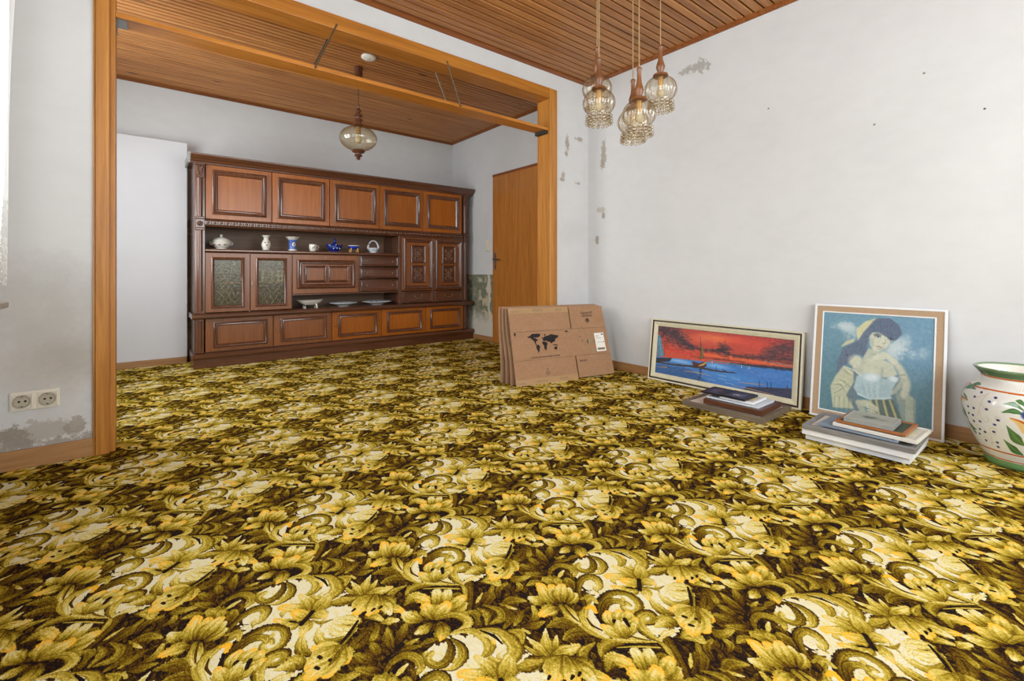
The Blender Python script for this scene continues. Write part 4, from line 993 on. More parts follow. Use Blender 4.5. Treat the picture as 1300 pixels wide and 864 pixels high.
    for k in range(7): c.stroke([(.40+.03*k, .66), (.42+.025*k, .73), (.44+.022*k, .80)], [.006, .012, .008], (214, 224, 222) if k % 2 else (140, 166, 172), .6, .8)
    c.stroke([(.37,.79),(.48,.815),(.58,.80),(.665,.775)], [.016, .026, .024, .016], (206, 220, 218), .85)
    c.stroke([(.225,.54),(.32,.564),(.394,.611)], [.014, .012, .012], (222, 226, 220), .9)
    c.poly([(.224,.532),(.321,.578),(.327,.679),(.262,.82),(.347,.941),(.138,.966),(.103,.757),(.149,.646)], (198, 194, 156), .95, 9)
    for P in ([(.181,.672),(.25,.70),(.301,.741)], [(.145,.825),(.22,.76),(.284,.686)], [(.219,.563),(.26,.60),(.309,.624)], [(.13,.74),(.2,.73),(.26,.80)]): c.stroke(P, [.01, .022, .006], (126, 132, 104), .7, .8); c.stroke([(u+.012, v-.022) for u, v in P], [.008, .02, .006], (222, 218, 180), .7, .8)
    for k in range(9): c.stroke([(.15+.023*k, .85), (.152+.024*k, .99)], [.008, .003], (210, 206, 166) if k % 2 else (110, 124, 110), .7)
    c.poly([(.783,.732),(.845,.735),(.853,.959),(.792,.958)], (176, 182, 156), .8, 5)
    for k in range(5): c.stroke([(.79+.014*k, .86), (.795+.014*k, .99)], [.008, .003], (198, 200, 170), .7)
    c.poly([(.474,.826),(.684,.79),(.793,1.02),(.483,1.034)], (84, 96, 84), .95, 3)
    for a, b in (((.49, .83), (.50, 1.0)), ((.54, .82), (.575, 1.0)), ((.60, .81), (.655, 1.0)), ((.655, .80), (.735, 1.0))): c.stroke([a, b], [.022, .03], (206, 188, 124), .9, .6)
    c.stroke([(.378,.87),(.46,.87),(.53,.90)], [.05, .09, .05], (200, 198, 166), .97, .4)
    for k in range(4): c.stroke([(.47, .875+.026*k), (.52, .882+.026*k), (.56-.008*k, .90+.024*k)], [.026, .024, .014], (204, 202, 170), .95, .35); c.stroke([(.48, .888+.026*k), (.53, .897+.025*k)], [.004, .003], (130, 130, 110), .7)
    c.stroke([(.378,.87),(.42,.94),(.44,.99)], [.06, .08, .06], (190, 188, 158), .8, .5)
    c.blob(.248, .423, .008, .009, (40, 50, 66), .9, .3)
    for _ in range(6): c.a = (c.a + np.roll(c.a, 1, 0) + np.roll(c.a, -1, 0) + np.roll(c.a, 1, 1) + np.roll(c.a, -1, 1))/5
    c.a = c.a*.80 + .20*np.array((.50, .60, .66)) + .02; c.grain(.05); return c
PORTRAIT = make_portrait()
def make_sea():
    c = Canvas(720, 300, (200, 58, 42), 21); H_ = lambda u: .655-.10*u
    c.grad((176, 50, 44), (208, 74, 44), 0, .6)
    c.blob(.38, .16, .3, .16, (228, 98, 54), .85, 1, .5); c.blob(.5, .12, .16, .1, (244, 128, 54), .7, 1, .6); c.blob(.7, .15, .25, .14, (226, 66, 40), .7, 1, .5)
    c.stroke([(.4,.47),(.6,.46),(.8,.45),(.99,.44)], [.08, .1, .12, .1], (240, 104, 40), .9, 1, .4); c.stroke([(.08,.47),(.25,.5),(.4,.52)], [.06, .07, .04], (214, 44, 40), .9, 1, .4)
    CL = (58, 40, 50)
    c.stroke([(.0,.05),(.12,.12),(.2,.24),(.3,.36)], [.4, .55, .42, .2], CL, .92, .8, .7); c.stroke([(.28,.34),(.4,.38),(.52,.36),(.62,.40)], [.10, .09, .10, .06], CL, .85, .9, .7)
    c.blob(.548, .33, .06, .15, (52, 34, 42), .9, .8, .6); c.stroke([(.62,.42),(.78,.38),(.99,.34)], [.09, .15, .26], (74, 42, 50), .92, .9, .6); c.stroke([(.84,.28),(.94,.17),(1,.16)], [.24, .4, .44], (78, 46, 54), .92, .9, .6)
    c.stroke([(.3,.55),(.5,.52),(.7,.5)], [.03, .04, .03], (70, 40, 48), .6, .9, .6); c.stroke([(.82,.43),(.92,.44),(1,.45)], [.02, .03, .03], (92, 124, 150), .7, .9, .5)
    c.poly([(0, .66), (.31, .615), (.61, .585), (1, .50), (1, 1), (0, 1)], (56, 118, 196), 1, 1)
    c.stroke([(.6,.565),(.8,.53),(1,.5)], [.06, .07, .08], (40, 50, 66), .9, .6, .4); c.stroke([(.44,.575),(.6,.565),(.74,.575)], [.03, .04, .03], (70, 122, 160), .9, .6, .4)
    c.blob(.2, .68, .16, .06, (130, 184, 236), .9, .8, .3); c.blob(.5, .655, .16, .06, (116, 180, 238), .85, .8, .3); c.blob(.6, .82, .25, .12, (70, 146, 220), .7, 1, .4); c.blob(.85, .68, .2, .1, (74, 124, 200), .7, 1, .3)
    c.poly([(0,.82),(.3,.80),(.45,1),(0,1)], (36, 70, 120), .6, 9); c.poly([(.72,.93),(1,.82),(1,1),(.7,1)], (54, 46, 66), .85, 9)
    c.stroke([(.0,.775),(.16,.77),(.323,.74),(.5,.745),(.644,.725)], [.05, .04, .05, .04, .012], (62, 46, 40), .95, .5, .4)
    c.poly([(0,.173),(.03,.228),(.073,.616),(.007,.672)], (70, 130, 160), .97, 1); c.stroke([(.02,.25),(.045,.6)], [.02, .02], (110, 170, 190), .6); c.stroke([(.07,.3),(.075,.63)], [.004, .006], (40, 30, 34), .9)
    c.poly([(0,.69),(.146,.634),(.123,.719),(.005,.781)], (40, 38, 50), .97, 1)
    c.stroke([(.365,.132),(.379,.574)], [.007, .012], (40, 28, 26), .95); c.poly([(.367,.22),(.392,.36),(.40,.523),(.362,.59),(.381,.416)], (92, 84, 40), .97, 1); c.stroke([(.378,.30),(.392,.42),(.385,.54)], [.005, .012, .006], (176, 150, 60), .8)
    c.poly([(.31,.64),(.37,.655),(.418,.59),(.427,.684),(.40,.735),(.325,.745)], (76, 34, 28), .98, 1); c.stroke([(.37,.70),(.40,.665),(.42,.61)], [.03, .05, .03], (204, 164, 84), .9, .5)
    c.stroke([(.378,.76),(.385,.88),(.37,.985)], [.07, .05, .03], (32, 40, 62), .75, .8, .6); c.stroke([(.57,.70),(.568,.73)], [.01, .01], CL)
    c.stroke([(.545,.69),(.571,.735),(.63,.715)], [.012, .026, .008], (42, 36, 42), .95); c.stroke([(.498,.653),(.5,.729)], [.010, .012], (42, 34, 40), .95)
    for P, w_ in (([(.255,.856),(.36,.845),(.467,.861)], [.012, .026, .008]), ([(.659,.878),(.75,.865),(.832,.84)], [.008, .022, .008]), ([(.015,.87),(.102,.85)], [.01, .024]), ([(.62,.955),(.75,.965),(.9,.985)], [.008, .018, .01])): c.stroke(P, w_, (198, 148, 82), .9, .6, .5)
    for u, v in ((.542,.812),(.469,.929),(.598,.934),(.64,.83),(.55,.88)): c.stroke([(u-.03, v-.004), (u+.03, v+.006)], [.006, .01], (196, 214, 216), .85, .7, .4)
    for u, v, v2 in ((.850,.784,.908),(.873,.773,.884),(.97,.774,.87),(.80,.80,.90)): c.stroke([(u, v), (u+.003, v2)], [.014, .012], (44, 34, 46), .9, .5)
    for u in (.467, .678, .73): c.stroke([(u, .555), (u, .605)], [.002, .014], (224, 206, 180), .9)
    c.a = c.a*.9 + .1*c.a.mean(2, keepdims=True); c.grain(.07); return c
SEASCAPE = make_sea()
def make_vase():
    c = Canvas(1400, 460, (222, 222, 218), 31)
    zv = lambda z: 1-z/.444
    GR, OR, BL, BR_ = (62, 104, 52), (190, 96, 28), (28, 38, 96), (168, 140, 104)
    def band(z0, z1, col, al=1):
        c.put(((c.V > zv(z1)+.006*c.n1) & (c.V < zv(z0)+.006*c.n1)).astype(float), col, al)
    band(-.01, .034, (104, 142, 92)); band(.0, .02, (84, 124, 76), .6); band(.408, .45, GR); band(.43, .45, (150, 170, 140), .5)
    band(.0365, .042, OR); band(.072, .079, OR); band(.3475, .354, OR); band(.400, .407, OR)
    for k in range(110):
        u = k/110; c.stroke([(u, zv(.05)), (u+.004, zv(.066))], [.006, .002], BR_, .5); c.stroke([(u, zv(.364)), (u+.006, zv(.385))], [.006, .002], BR_, .4)
    def U_(x): f = max(0, min(1, (x-135)/393)); return .25+math.acos(1-f)/(2*math.pi)
    def V_(y): return min(.99, (y-150)/640)
    def leaf(P, w_, du):
        Q = [(U_(x)+du, V_(y)) for x, y in P]; c.stroke(Q, [.01, w_, .006], GR, .97, .2); c.stroke(Q, [.004, w_*.45, .003], (104, 148, 86), .7, .7); c.stroke([(u, v+.01) for u, v in Q], [.003, .005, .002], (40, 72, 36), .6)
    for du in (0, .36, -.26, .66-.0):
        for x, y in [(284,310),(250,347),(392,324),(357,355),(343,408),(209,425),(252,423),(208,470),(240,473),(236,514),(287,501),(415,462),(390,497),(268,558),(304,567),(374,548),(247,594),(283,628),(381,618),(375,650)]:
            c.blob(U_(x)+du, V_(y), .0062, .014, BL, .95, .35)
        for P in ([(340,305),(310,350),(290,430),(275,470)], [(340,305),(300,330),(262,350)], [(300,380),(335,410),(350,405)], [(292,430),(310,480),(345,490),(352,465),(335,460)], [(240,480),(275,490),(305,510)], [(330,640),(340,590),(300,545),(255,530),(250,560)], [(345,565),(350,530),(385,525),(392,555),(372,570)], [(330,640),(360,620),(390,640),(385,665)], [(395,470),(400,445),(430,445),(425,470)], [(283,630),(275,605),(300,600),(330,640)]):
            c.stroke([(U_(x)+du, V_(y)) for x, y in P], [.004]*len(P), BR_, .8, .5)
    for du in (.022, .382, .682, -.238):
        for P, w_ in (([(525,400),(460,385),(388,405)], .06), ([(520,370),(460,345),(392,350)], .05), ([(528,345),(500,325),(470,320)], .05), ([(528,600),(470,560),(415,485)], .11), ([(525,670),(450,640),(384,585)], .09)):
            leaf([(x-0, y) for x, y in P], w_, du)
        c.stroke([(U_(440)+du, V_(436)), (U_(490)+du, V_(455)), (U_(528)+du, V_(500))], [.02, .06, .08], (224, 186, 120), .95, .4); c.stroke([(U_(440)+du, V_(432)), (U_(490)+du, V_(440)), (U_(528)+du, V_(452))], [.01, .024, .03], OR, .95, .4)
        c.blob(U_(528)+du+.012, V_(402), .026, .062, (44, 62, 128), .97, .3); c.blob(U_(528)+du+.008, V_(390), .01, .02, (96, 116, 176), .6, 1)
    for P, w_ in (([(140,330),(165,300),(235,300)], .06), ([(150,320),(190,275),(235,268)], .05), ([(160,350),(185,370),(205,385)], .05), ([(150,435),(170,480),(190,520)], .08), ([(175,520),(195,560),(235,570)], .06), ([(180,540),(205,590),(215,600)], .05)): leaf(P, w_, 0)
    c.blob(.262, V_(310), .012, .05, (44, 62, 128), .95, .3); c.stroke([(.255, V_(375)), (.29, V_(380)), (U_(195), V_(385))], [.03, .04, .02], OR, .95, .4); c.stroke([(.255, V_(395)), (.285, V_(400)), (U_(190), V_(392))], [.03, .04, .02], (224, 196, 140), .9, .4)
    c.grain(.02); return c
VASE = make_vase()

# ------------------------------------------------------------------ hanging lamps
AMBER = thin_glass('amber_lamp_glass', (.96, .93, .86, 1), .07, .04, .04, hexc(214, 196, 166), rim=(.42, .30, .17, 1))
AMBER2 = thin_glass('smoky_lamp_glass', (.94, .90, .80, 1), .07, .05, .08, hexc(206, 190, 154), rim=(.45, .33, .18, 1))
BUBBLE = thin_glass('bubble_glass', (.95, .92, .86, 1), .10, .05, .06, hexc(214, 200, 176), rim=(.34, .24, .14, 1))
TURN = wood('turned_teak', (92, 56, 30), (122, 76, 44), (142, 96, 60), 'z', .35)
TURND = wood('turned_dark_wood', (70, 40, 26), (94, 56, 38), (114, 72, 50), 'z', .3)
CORD = plain('braided_cord', (150, 124, 86), .7, .1, 200)
BULB = plain('frosted_bulb', (188, 176, 148), .3, .01)
SOCK = plain('gilt_socket', (168, 130, 74), .4, .05, 40, metal=.5)
t = thing('cluster_lamp', (1.80, 1.37, 2.50), 'cluster lamp of five amber glass globes on brown cords below turned wooden handles', 'lamp')
L0 = t.location
MB().lathe([(0, .07), (.24, .07), (.24, .045), (.22, .03), (.1, .012), (0, .008)], 40, L0).build('canopy', TURN, t, L0, smooth=True)
proto = None
for (x, y, z) in ((1.664, 1.421, 1.636), (1.811, 1.559, 1.781), (1.752, 1.261, 1.560), (1.896, 1.401, 1.589), (1.924, 1.264, 1.714)):
    g = Vector((x, y, z)); rel = g-L0
    top = 2.53-z
    if proto is None:
        hd = MB().lathe([(0, .212), (.009, .212), (.0125, .203), (.009, .194), (.0095, .165), (.012, .140), (.019, .118), (.021, .108), (.016, .092), (.0125, .082), (.02, .076), (.034, .072), (.036, .064), (.03, .060), (0, .060)], 24).build('turned_handle', TURN, t, smooth=True)
        hd.location = rel
        prof = [(.030, .062)] + [(.0735*math.cos(a), .066*math.sin(a)) for a in [1.05-k*.16 for k in range(13)]] + [(.051, -.066), (.054, -.082), (.056, -.098)]
        gs = MB().lathe(prof, 84, rib=lambda a, z_: 1+(.10*abs(math.cos(7*a))-.06)*max(0, min(1, (.066-z_)/.03))*max(0, min(1, (z_+.062)/.03))).build('glass_globe', AMBER, hd, smooth=2)
        b = MB()
        for row, (zz, rr, n, r_) in enumerate(((-.064, .0515, 13, .0112), (-.080, .0545, 14, .0100), (-.094, .0565, 16, .0092))):
            for k in range(n):
                a = 2*math.pi*(k+.5*(row % 2))/n; b.ball((rr*math.cos(a), rr*math.sin(a), zz), r_, 2)
        bb = b.build('bubble_rim', BUBBLE, hd, smooth=2, kind='stuff')
        lb = MB().lathe([(.0, .062), (.013, .062), (.013, .012), (.010, .008)], 18).build('lamp_socket', SOCK, hd, smooth=True)
        bu = MB().lathe([(.009, .010), (.016, -.006), (.0175, -.018), (.012, -.034), (0, -.044)], 20).build('bulb', BULB, hd, smooth=True)
        proto = (hd, [gs, bb, lb, bu])
    else:
        hd = proto[0].copy(); C.objects.link(hd); hd.parent = t; hd.location = rel
        for ch in proto[1]:
            c_ = ch.copy(); C.objects.link(c_); c_.parent = hd
    MB().tube([(0, 0, .205), (0, 0, top)], .0028, 8).build('cord', CORD, hd, smooth=True)
t = thing('globe_lamp', (1.419, 3.84, 1.97), 'single round amber glass lamp on a turned dark wooden stem in the back room', 'lamp'); L0 = t.location
MB().lathe([(0, .603), (.034, .603), (.036, .595), (.034, .585), (.034, .525), (.038, .518), (.0, .515)], 28, L0).build('canopy', TURND, t, L0, smooth=True)
q = MB(); zz = .275
for k in range(11):
    c_ = L0+Vector((0, 0, zz+.0115+k*.0222)); M_ = Matrix.Rotation(R(90*(k % 2)), 3, 'Z')
    q.tube([c_ + M_ @ Vector((.006*math.cos(a), 0, .0145*math.sin(a))) for a in [2*math.pi*j/10 for j in range(11)]], .0017, 5)
q.build('chain', IRON, t, L0, smooth=True, kind='stuff')
smooth_prof = [(0, .285), (.008, .285), (.012, .27), (.007, .258), (.018, .246), (.026, .232), (.014, .218), (.018, .208), (.036, .199), (.038, .189), (.018, .180), (.016, .172), (.036, .162), (.038, .151), (.02, .138), (.022, .128), (.042, .119), (.046, .108), (.036, .100), (0, .098)]
MB().lathe(smooth_prof, 28, L0).build('turned_stem', TURND, t, L0, smooth=True)
MB().lathe([(.03, .103)] + [(.152*math.cos(a), .104*math.sin(a)) for a in [1.37-k*.1 for k in range(28)]], 64, L0, rib=lambda a, z_: 1+.008*math.cos(16*a)).build('glass_globe', AMBER2, t, L0, smooth=2)
MB().lathe([(.034, -.094), (.052, -.098), (.055, -.108), (.046, -.118), (.026, -.126), (.024, -.134), (.034, -.142), (.03, -.150), (.012, -.156), (.018, -.166), (.013, -.176), (0, -.185)], 28, L0).build('finial', TURND, t, L0, smooth=True)
MB().lathe([(.0, .098), (.02, .098), (.02, .04), (.014, .036)], 20, L0).build('lamp_socket', SOCK, t, L0, smooth=True)
MB().lathe([(.012, .036), (.026, .01), (.03, -.012), (.02, -.036), (0, -.044)], 22, L0).build('bulb', BULB, t, L0, smooth=True)

# ------------------------------------------------------------------ flattened cardboard boxes
CARD = plain('brown_cardboard', (162, 126, 97), .85, .03, 9)
cv = Canvas(900, 560, (164, 127, 97), 4); cv.a += .02*cv.n1[..., None]
INK = (38, 36, 40)
for P in ([(.151,.385),(.167,.379),(.203,.348),(.245,.346),(.284,.35),(.277,.382),(.253,.395),(.255,.432),(.234,.445),(.226,.466),(.239,.497),(.228,.496),(.207,.442),(.194,.426),(.184,.4),(.162,.4)],
          [(.23,.496),(.25,.495),(.269,.522),(.256,.558),(.239,.607),(.235,.57),(.23,.525)], [(.293,.458),(.327,.455),(.344,.479),(.337,.515),(.321,.573),(.309,.556),(.307,.504),(.289,.491)],
          [(.308,.4),(.324,.387),(.353,.382),(.39,.363),(.434,.375),(.464,.388),(.447,.414),(.428,.427),(.414,.464),(.386,.483),(.374,.489),(.366,.466),(.344,.461),(.329,.444),(.302,.452),(.3,.429)],
          [(.403,.545),(.425,.535),(.436,.56),(.425,.582),(.404,.569)], [(.39,.496),(.416,.516),(.412,.528),(.392,.506)], [(.446,.597),(.459,.581),(.462,.587)]):
    cv.poly(P, INK, .95, 0, .012)
for u, v, r in ((.298, .41, .006), (.325, .372, .007), (.425, .51, .006), (.435, .52, .007), (.33, .36, .004)): cv.blob(u, v, r, r*1.5, INK, .95, .1, .3)
cv.blob(.245, .41, .012, .014, (164, 127, 97), 1, .2, .4); cv.blob(.222, .40, .006, .01, (164, 127, 97), 1, .2, .4)
cv.poly([(.026,.325),(.046,.325),(.042,.358),(.037,.364),(.037,.385),(.045,.39),(.027,.39),(.035,.385),(.035,.364),(.03,.358)], INK)
cv.poly([(.536,.352),(.543,.336),(.556,.331),(.568,.338),(.574,.35)], INK); cv.stroke([(.555, .34), (.556, .40)], [.002, .002], INK)
for a, b in (((.31, .812), (.288, .862)), ((.31, .812), (.326, .868)), ((.288, .862), (.296, .892)), ((.326, .868), (.316, .894)), ((.296, .892), (.316, .894))): cv.stroke([a, b], [.006, .006], (70, 60, 52))
cv.blob(.308, .868, .007, .013, (70, 60, 52), .9, .3)
cv.blob(.802, .212, .026, .04, (110, 84, 64), .55, .3, .5); cv.blob(.802, .205, .018, .025, (40, 36, 36), .55, .3, .8)
for u, v, r in ((.70, .42, .02), (.715, .48, .016), (.69, .44, .008), (.745, .52, .01), (.725, .55, .008)): cv.blob(u, v, r, r*1.3, (120, 96, 74), .4, .5, .9)
for u, v in ((.677, .62), (.765, .62), (.66, .40)): cv.blob(u, v, .004, .007, (150, 70, 56), .7, .5)
for u, v, w_, h_ in ((.79, .385, .02, .035), (.80, .50, .024, .05), (.81, .63, .022, .05)): cv.blob(u, v, w_, h_, (150, 138, 112), .7, .5, .8)
cv.blob(.768, .50, .005, .035, INK, .7, .4, .6); cv.blob(.84, .51, .003, .02, INK, .6, .4, .6)
cv.grain(.03)
CARDP = picture('printed_cardboard', cv.out(), .85, .2).m
TAPE = plain('brown_parcel_tape', (172, 136, 94), .3, .03, 20)
GREYP = plain('grey_print', (128, 112, 88), .7, .1, 60); BLACKP = plain('black_print', (36, 34, 36), .8, .05)
nrm = Vector((.205, .979, 0)); uu = Vector((.979, -.205, 0))
def text_mesh(txt, size, name):
    cu = bpy.data.curves.new(name, 'FONT'); cu.body = txt; cu.size = size; cu.align_x = 'CENTER'; cu.align_y = 'CENTER'; cu.extrude = 0
    o = bpy.data.objects.new(name, cu); C.objects.link(o); bpy.context.view_layer.update()
    me = bpy.data.meshes.new_from_object(o.evaluated_get(bpy.context.evaluated_depsgraph_get()))
    bpy.data.objects.remove(o); return me
labs = ['foremost flattened cardboard box with a printed black world map', 'second flattened cardboard box, directly behind the world map box', 'third flattened cardboard box from the front of the leaning stack', 'rearmost flattened cardboard box leaning against the oak casing']
for i in range(4):
    nb = (0, .06, .115, .165)[i]; nt = (0, .03, .057, .082)[i]; ub = (-.0, -.016, -.03, -.05)[i]; ut = (0, -.008, -.022, -.036)[i]
    BL = Vector((2.138, 2.606, 0))+nrm*nb+uu*ub; BR = Vector((3.029, 2.419, 0))+nrm*(nb+.002*i)+uu*(ub*.2)
    TL = Vector((2.147, 2.72, .567))+nrm*nt+uu*ut; TR = Vector((3.064, 2.592, .552))+nrm*nt+uu*ut*.3
    if i: TL.z += .003*i; TR.z += .004*i
    org = (BL+BR)/2; org.z = 0
    def wp(u, v, d=0.0, BL=BL, BR=BR, TL=TL, TR=TR, org=org, bow=(.0, .012, .014, .01)[i]):   # u right, v up, d outwards
        p = BL*(1-u)*(1-v)+BR*u*(1-v)+TL*(1-u)*v+TR*u*v
        n_ = (BR-BL).cross(TL-BL).normalized()
        return p + n_*(d+bow*math.sin(v*6.3)*(1-u)) - org
    TH = .011
    def slab(u0, u1, v0, v1, d0, d1, nu=6, nv=8, uvq=True):
        m_ = MB(); lay = m_.bm.loops.layers.uv.verify(); gr = {}
        for k, d in enumerate((d1, d0)):
            for a in range(nu+1):
                for b in range(nv+1):
                    u_, v_ = u0+(u1-u0)*a/nu, v0+(v1-v0)*b/nv; gr[k, a, b] = (m_.bm.verts.new(wp(u_, v_, d)), (u_, v_))
        def face(*ks):
            f = m_.bm.faces.new([gr[q][0] for q in ks])
            for l, q in zip(f.loops, ks): l[lay].uv = gr[q][1]
            return f
        for a in range(nu):
            for b in range(nv):
                face((0, a, b), (0, a+1, b), (0, a+1, b+1), (0, a, b+1)); face((1, a, b), (1, a, b+1), (1, a+1, b+1), (1, a+1, b))
        for a in range(nu): face((0, a, 0), (1, a, 0), (1, a+1, 0), (0, a+1, 0)); face((0, a, nv), (0, a+1, nv), (1, a+1, nv), (1, a, nv))
        for b in range(nv): face((0, 0, b), (0, 0, b+1), (1, 0, b+1), (1, 0, b)); face((0, nu, b), (1, nu, b), (1, nu, b+1), (0, nu, b+1))
        return m_
    t = thing('cardboard_box', org, labs[i], 'cardboard box', 'flattened boxes leaning in the corner')
    M_ = CARDP if i == 0 else CARD
    slab(0, 1, .315, .685, -TH, 0).build('middle_panel', M_, t, normals=False)
    slab(0, .606, .688, 1, -TH, -.0006).build('top_flap', M_, t, normals=False); slab(.616, 1, .688, 1, -TH, .0004).build('top_flap', M_, t, normals=False)
    slab(0, .606, 0, .312, -TH, -.0006).build('bottom_flap', M_, t, normals=False); slab(.617, 1, .018, .312, -TH, .0004).build('bottom_flap', M_, t, normals=False)
    if i == 0:
        slab(.002, .606, .93, 1.004, 0, .0012, 5, 1).build('packing_tape', TAPE, t, normals=False); slab(.002, .606, -.0, .075, 0, .0012, 5, 1).build('packing_tape', TAPE, t, normals=False)
        lb = slab(.852, .958, .345, .607, .0004, .0014, 2, 2).build('shipping_label', WHITEPL, t, normals=False, label='white printed shipping label')
        for (u0, u1, v0, v1) in ((.865, .945, .365, .395), (.93, .95, .575, .592), (.865, .90, .56, .566), (.865, .925, .53, .535), (.87, .93, .47, .474), (.938, .95, .468, .482)):
            slab(u0, u1, v0, v1, .0014, .0018, 1, 1).build('label_print', BLACKP if v1-v0 < .02 and u0 > .92 else GREYP, lb, normals=False)
        W_, H_ = .91, .576
        def put_text(txt, u, v, size, name, m, sx=1.0):
            me = text_mesh(txt, size, name)
            for vt in me.vertices:
                vt.co = wp(u+vt.co.x*sx/W_, v+vt.co.y/H_, .0019)
            me.materials.append(m); o_ = bpy.data.objects.new(name, me); C.objects.link(o_); o_.parent = t
        put_text('Karton M', .808, .905, .030, 'printed_text', BLACKP, .95); put_text('60X30X40', .808, .862, .026, 'printed_text', BLACKP, .92)
        put_text('kartons und verpackungen weltweit', .31, .345, .0185, 'printed_text', BLACKP, .98)
        put_text('karton', .685, .243, .026, 'printed_text', BLACKP)
        for u, v, s_ in ((.06, .957, 'karton'), (.285, .966, 'FRAGILE'), (.50, .968, 'karton'), (.055, .03, 'karton'), (.245, .035, 'FRAGILE'), (.46, .04, 'karton')): put_text(s_, u, v, .026, 'tape_print', GREYP)

# ------------------------------------------------------------------ framed pictures
FPORT = picture('portrait_print', PORTRAIT.out(), .75, .25, bump=600).m
FSEA = picture('seascape_painting', SEASCAPE.out(), .45, .4, bump=160).m
CREAMF = plain('cream_frame', (214, 208, 184), .45, .03, 14); CREAML = plain('cream_liner', (206, 200, 172), .6, .04, 18)
BROWNL = plain('dark_brown_line', (58, 36, 30), .5); WHITEF = plain('white_frame', (228, 230, 234), .4, .015, 12)
LINEN = plain('beige_linen', (176, 150, 122), .9, .07, 240); BACKB = plain('brown_hardboard', (104, 74, 50), .8, .05)
def place(t, bx, by, bz, loc):
    M_ = Matrix((bx, by, bz)).transposed().to_4x4(); M_.translation = loc; t.matrix_world = M_
def bordered(t, w, h, th, rings, inner, z0=0.0, back=True):
    """concentric mitred borders then the inner face; local x right, z up, facing -y"""
    x0, x1, y0, y1 = -w/2, w/2, z0, z0+h; d = 0
    for nm, wd, face, mat in rings:
        MB().ring(x0+d, x1-d, y0+d, y1-d, 0, face(wd)).build(nm, mat, t); d += wd
    dep = inner[1]
    if inner[0] is not None: MB().quad([(x0+d-.001, dep, y0+d-.001), (x1-d+.001, dep, y0+d-.001), (x1-d+.001, dep, y1-d+.001), (x0+d-.001, dep, y1-d+.001)]).build(inner[2], inner[0], t, normals=False)
    if back: MB().box(x0+.004, x1-.004, max(dep, .002)+.002, th, y0+.004, y1-.004).build('backing_board', BACKB, t)
def lean(theta): return (0, -1, 0), (math.cos(theta), 0, -math.sin(theta)), (math.sin(theta), 0, math.cos(theta))
t = thing('seascape_painting', (0, 0, 0), 'wide framed painting of sailing boats under a red sunset sky', 'painting')
place(t, *lean(math.atan(.062/.474)), (3.122, 1.623, .001))
bordered(t, 1.088, .477, .024, [('outer_frame', .012, lambda w_: [(0, -.024), (0, .0), (.003, .004), (w_, .003)], CREAMF), ('dark_line', .011, lambda w_: [(0, .003), (.001, -.006), (w_-.001, -.006), (w_, .0)], BROWNL),
    ('cream_liner', .034, lambda w_: [(0, .0), (.004, .004), (w_*.55, .001), (w_*.6, -.002), (w_*.9, -.004), (w_, -.008)], CREAML)], (FSEA, .008, 'canvas'))
t = thing('portrait_print', (0, 0, 0), 'large print of a dark-haired woman in a white blouse and yellow shawl', 'picture')
place(t, *lean(math.atan(.1/.652)), (3.088, .7265, .001))
bordered(t, .589, .659, .013, [('outer_frame', .011, lambda w_: [(0, -.013), (0, .001), (.001, .002), (w_-.001, .002), (w_, -.001)], WHITEF), ('linen_mount', .03, lambda w_: [(0, -.001), (w_, -.001)], LINEN),
    ('white_fillet', .007, lambda w_: [(0, -.001), (.001, .001), (w_-.001, .001), (w_, -.002)], WHITEF)], (FPORT, .002, 'print'))
def flat(name, x0, x1, y0, y1, z0, th, rot, rings, inner, label, cat, group, hollow=False):
    t = thing(name, (0, 0, 0), label, cat, group)
    a = R(rot); bx = Vector((math.sin(a), -math.cos(a), 0)); by = Vector((0, 0, -1)); bz_ = bx.cross(by)
    place(t, bx, by, bz_, ((x0+x1)/2, (y0+y1)/2, z0+th))
    w, h = y1-y0, x1-x0
    rr = [(nm, wd, (lambda f_: f_)(f), m) for nm, wd, f, m in rings]
    bordered(t, w, h, th-.0005, rr, inner, -h/2)
    return t
def fprof(th, lo=.004): return lambda w_: [(0, -th+.0008), (0, -.0015), (.0015, 0), (w_-.002, -.0005), (w_, -lo)]
GREYBR = wood('grey_brown_frame_wood', (92, 80, 66), (116, 102, 86), (134, 120, 102), 'x', .5, rnd=False); BROWNF = wood('brown_frame_wood', (70, 40, 24), (92, 54, 34), (108, 68, 46), 'x', .35, rnd=False)
MATP = plain('pale_mount', (214, 204, 190), .8, .03, 40); BLUEW = plain('bluish_white_frame', (206, 214, 222), .4, .02, 20); BLACKF = plain('black_frame', (30, 30, 36), .3, .05)
GREYF = wood('grey_frame_wood', (106, 104, 104), (128, 126, 126), (146, 144, 142), 'x', .45, rnd=False); GREYB = plain('blue_grey_mount', (124, 138, 154), .6, .05, 20)
WARMW = plain('warm_white_frame', (222, 218, 208), .45, .02, 20); ORW = wood('orange_brown_frame_wood', (134, 78, 36), (160, 98, 50), (178, 118, 68), 'x', .4, rnd=False); GREYS = plain('silver_grey_frame', (150, 152, 150), .35, .04, 30)
def daub(name, base, spots, seed):
    c_ = Canvas(160, 160, base, seed)
    for u, v, a, b, col in spots: c_.blob(u, v, a, b, col, .8, .8, .8)
    c_.grain(.06); return picture(name, c_.out(), .5, .4).m
NIGHT = daub('night_picture', (40, 48, 66), [(.4, .5, .3, .25, (104, 116, 136)), (.6, .3, .2, .15, (150, 96, 84)), (.5, .75, .4, .15, (64, 74, 100))], 5)
NIGHT2 = daub('pale_figure_picture', (52, 60, 80), [(.45, .55, .28, .2, (196, 204, 214)), (.7, .35, .2, .3, (90, 104, 132))], 6)
GREEN = daub('dark_green_print', (58, 68, 52), [(.3, .5, .3, .3, (92, 104, 76)), (.7, .6, .2, .3, (40, 50, 40))], 7)
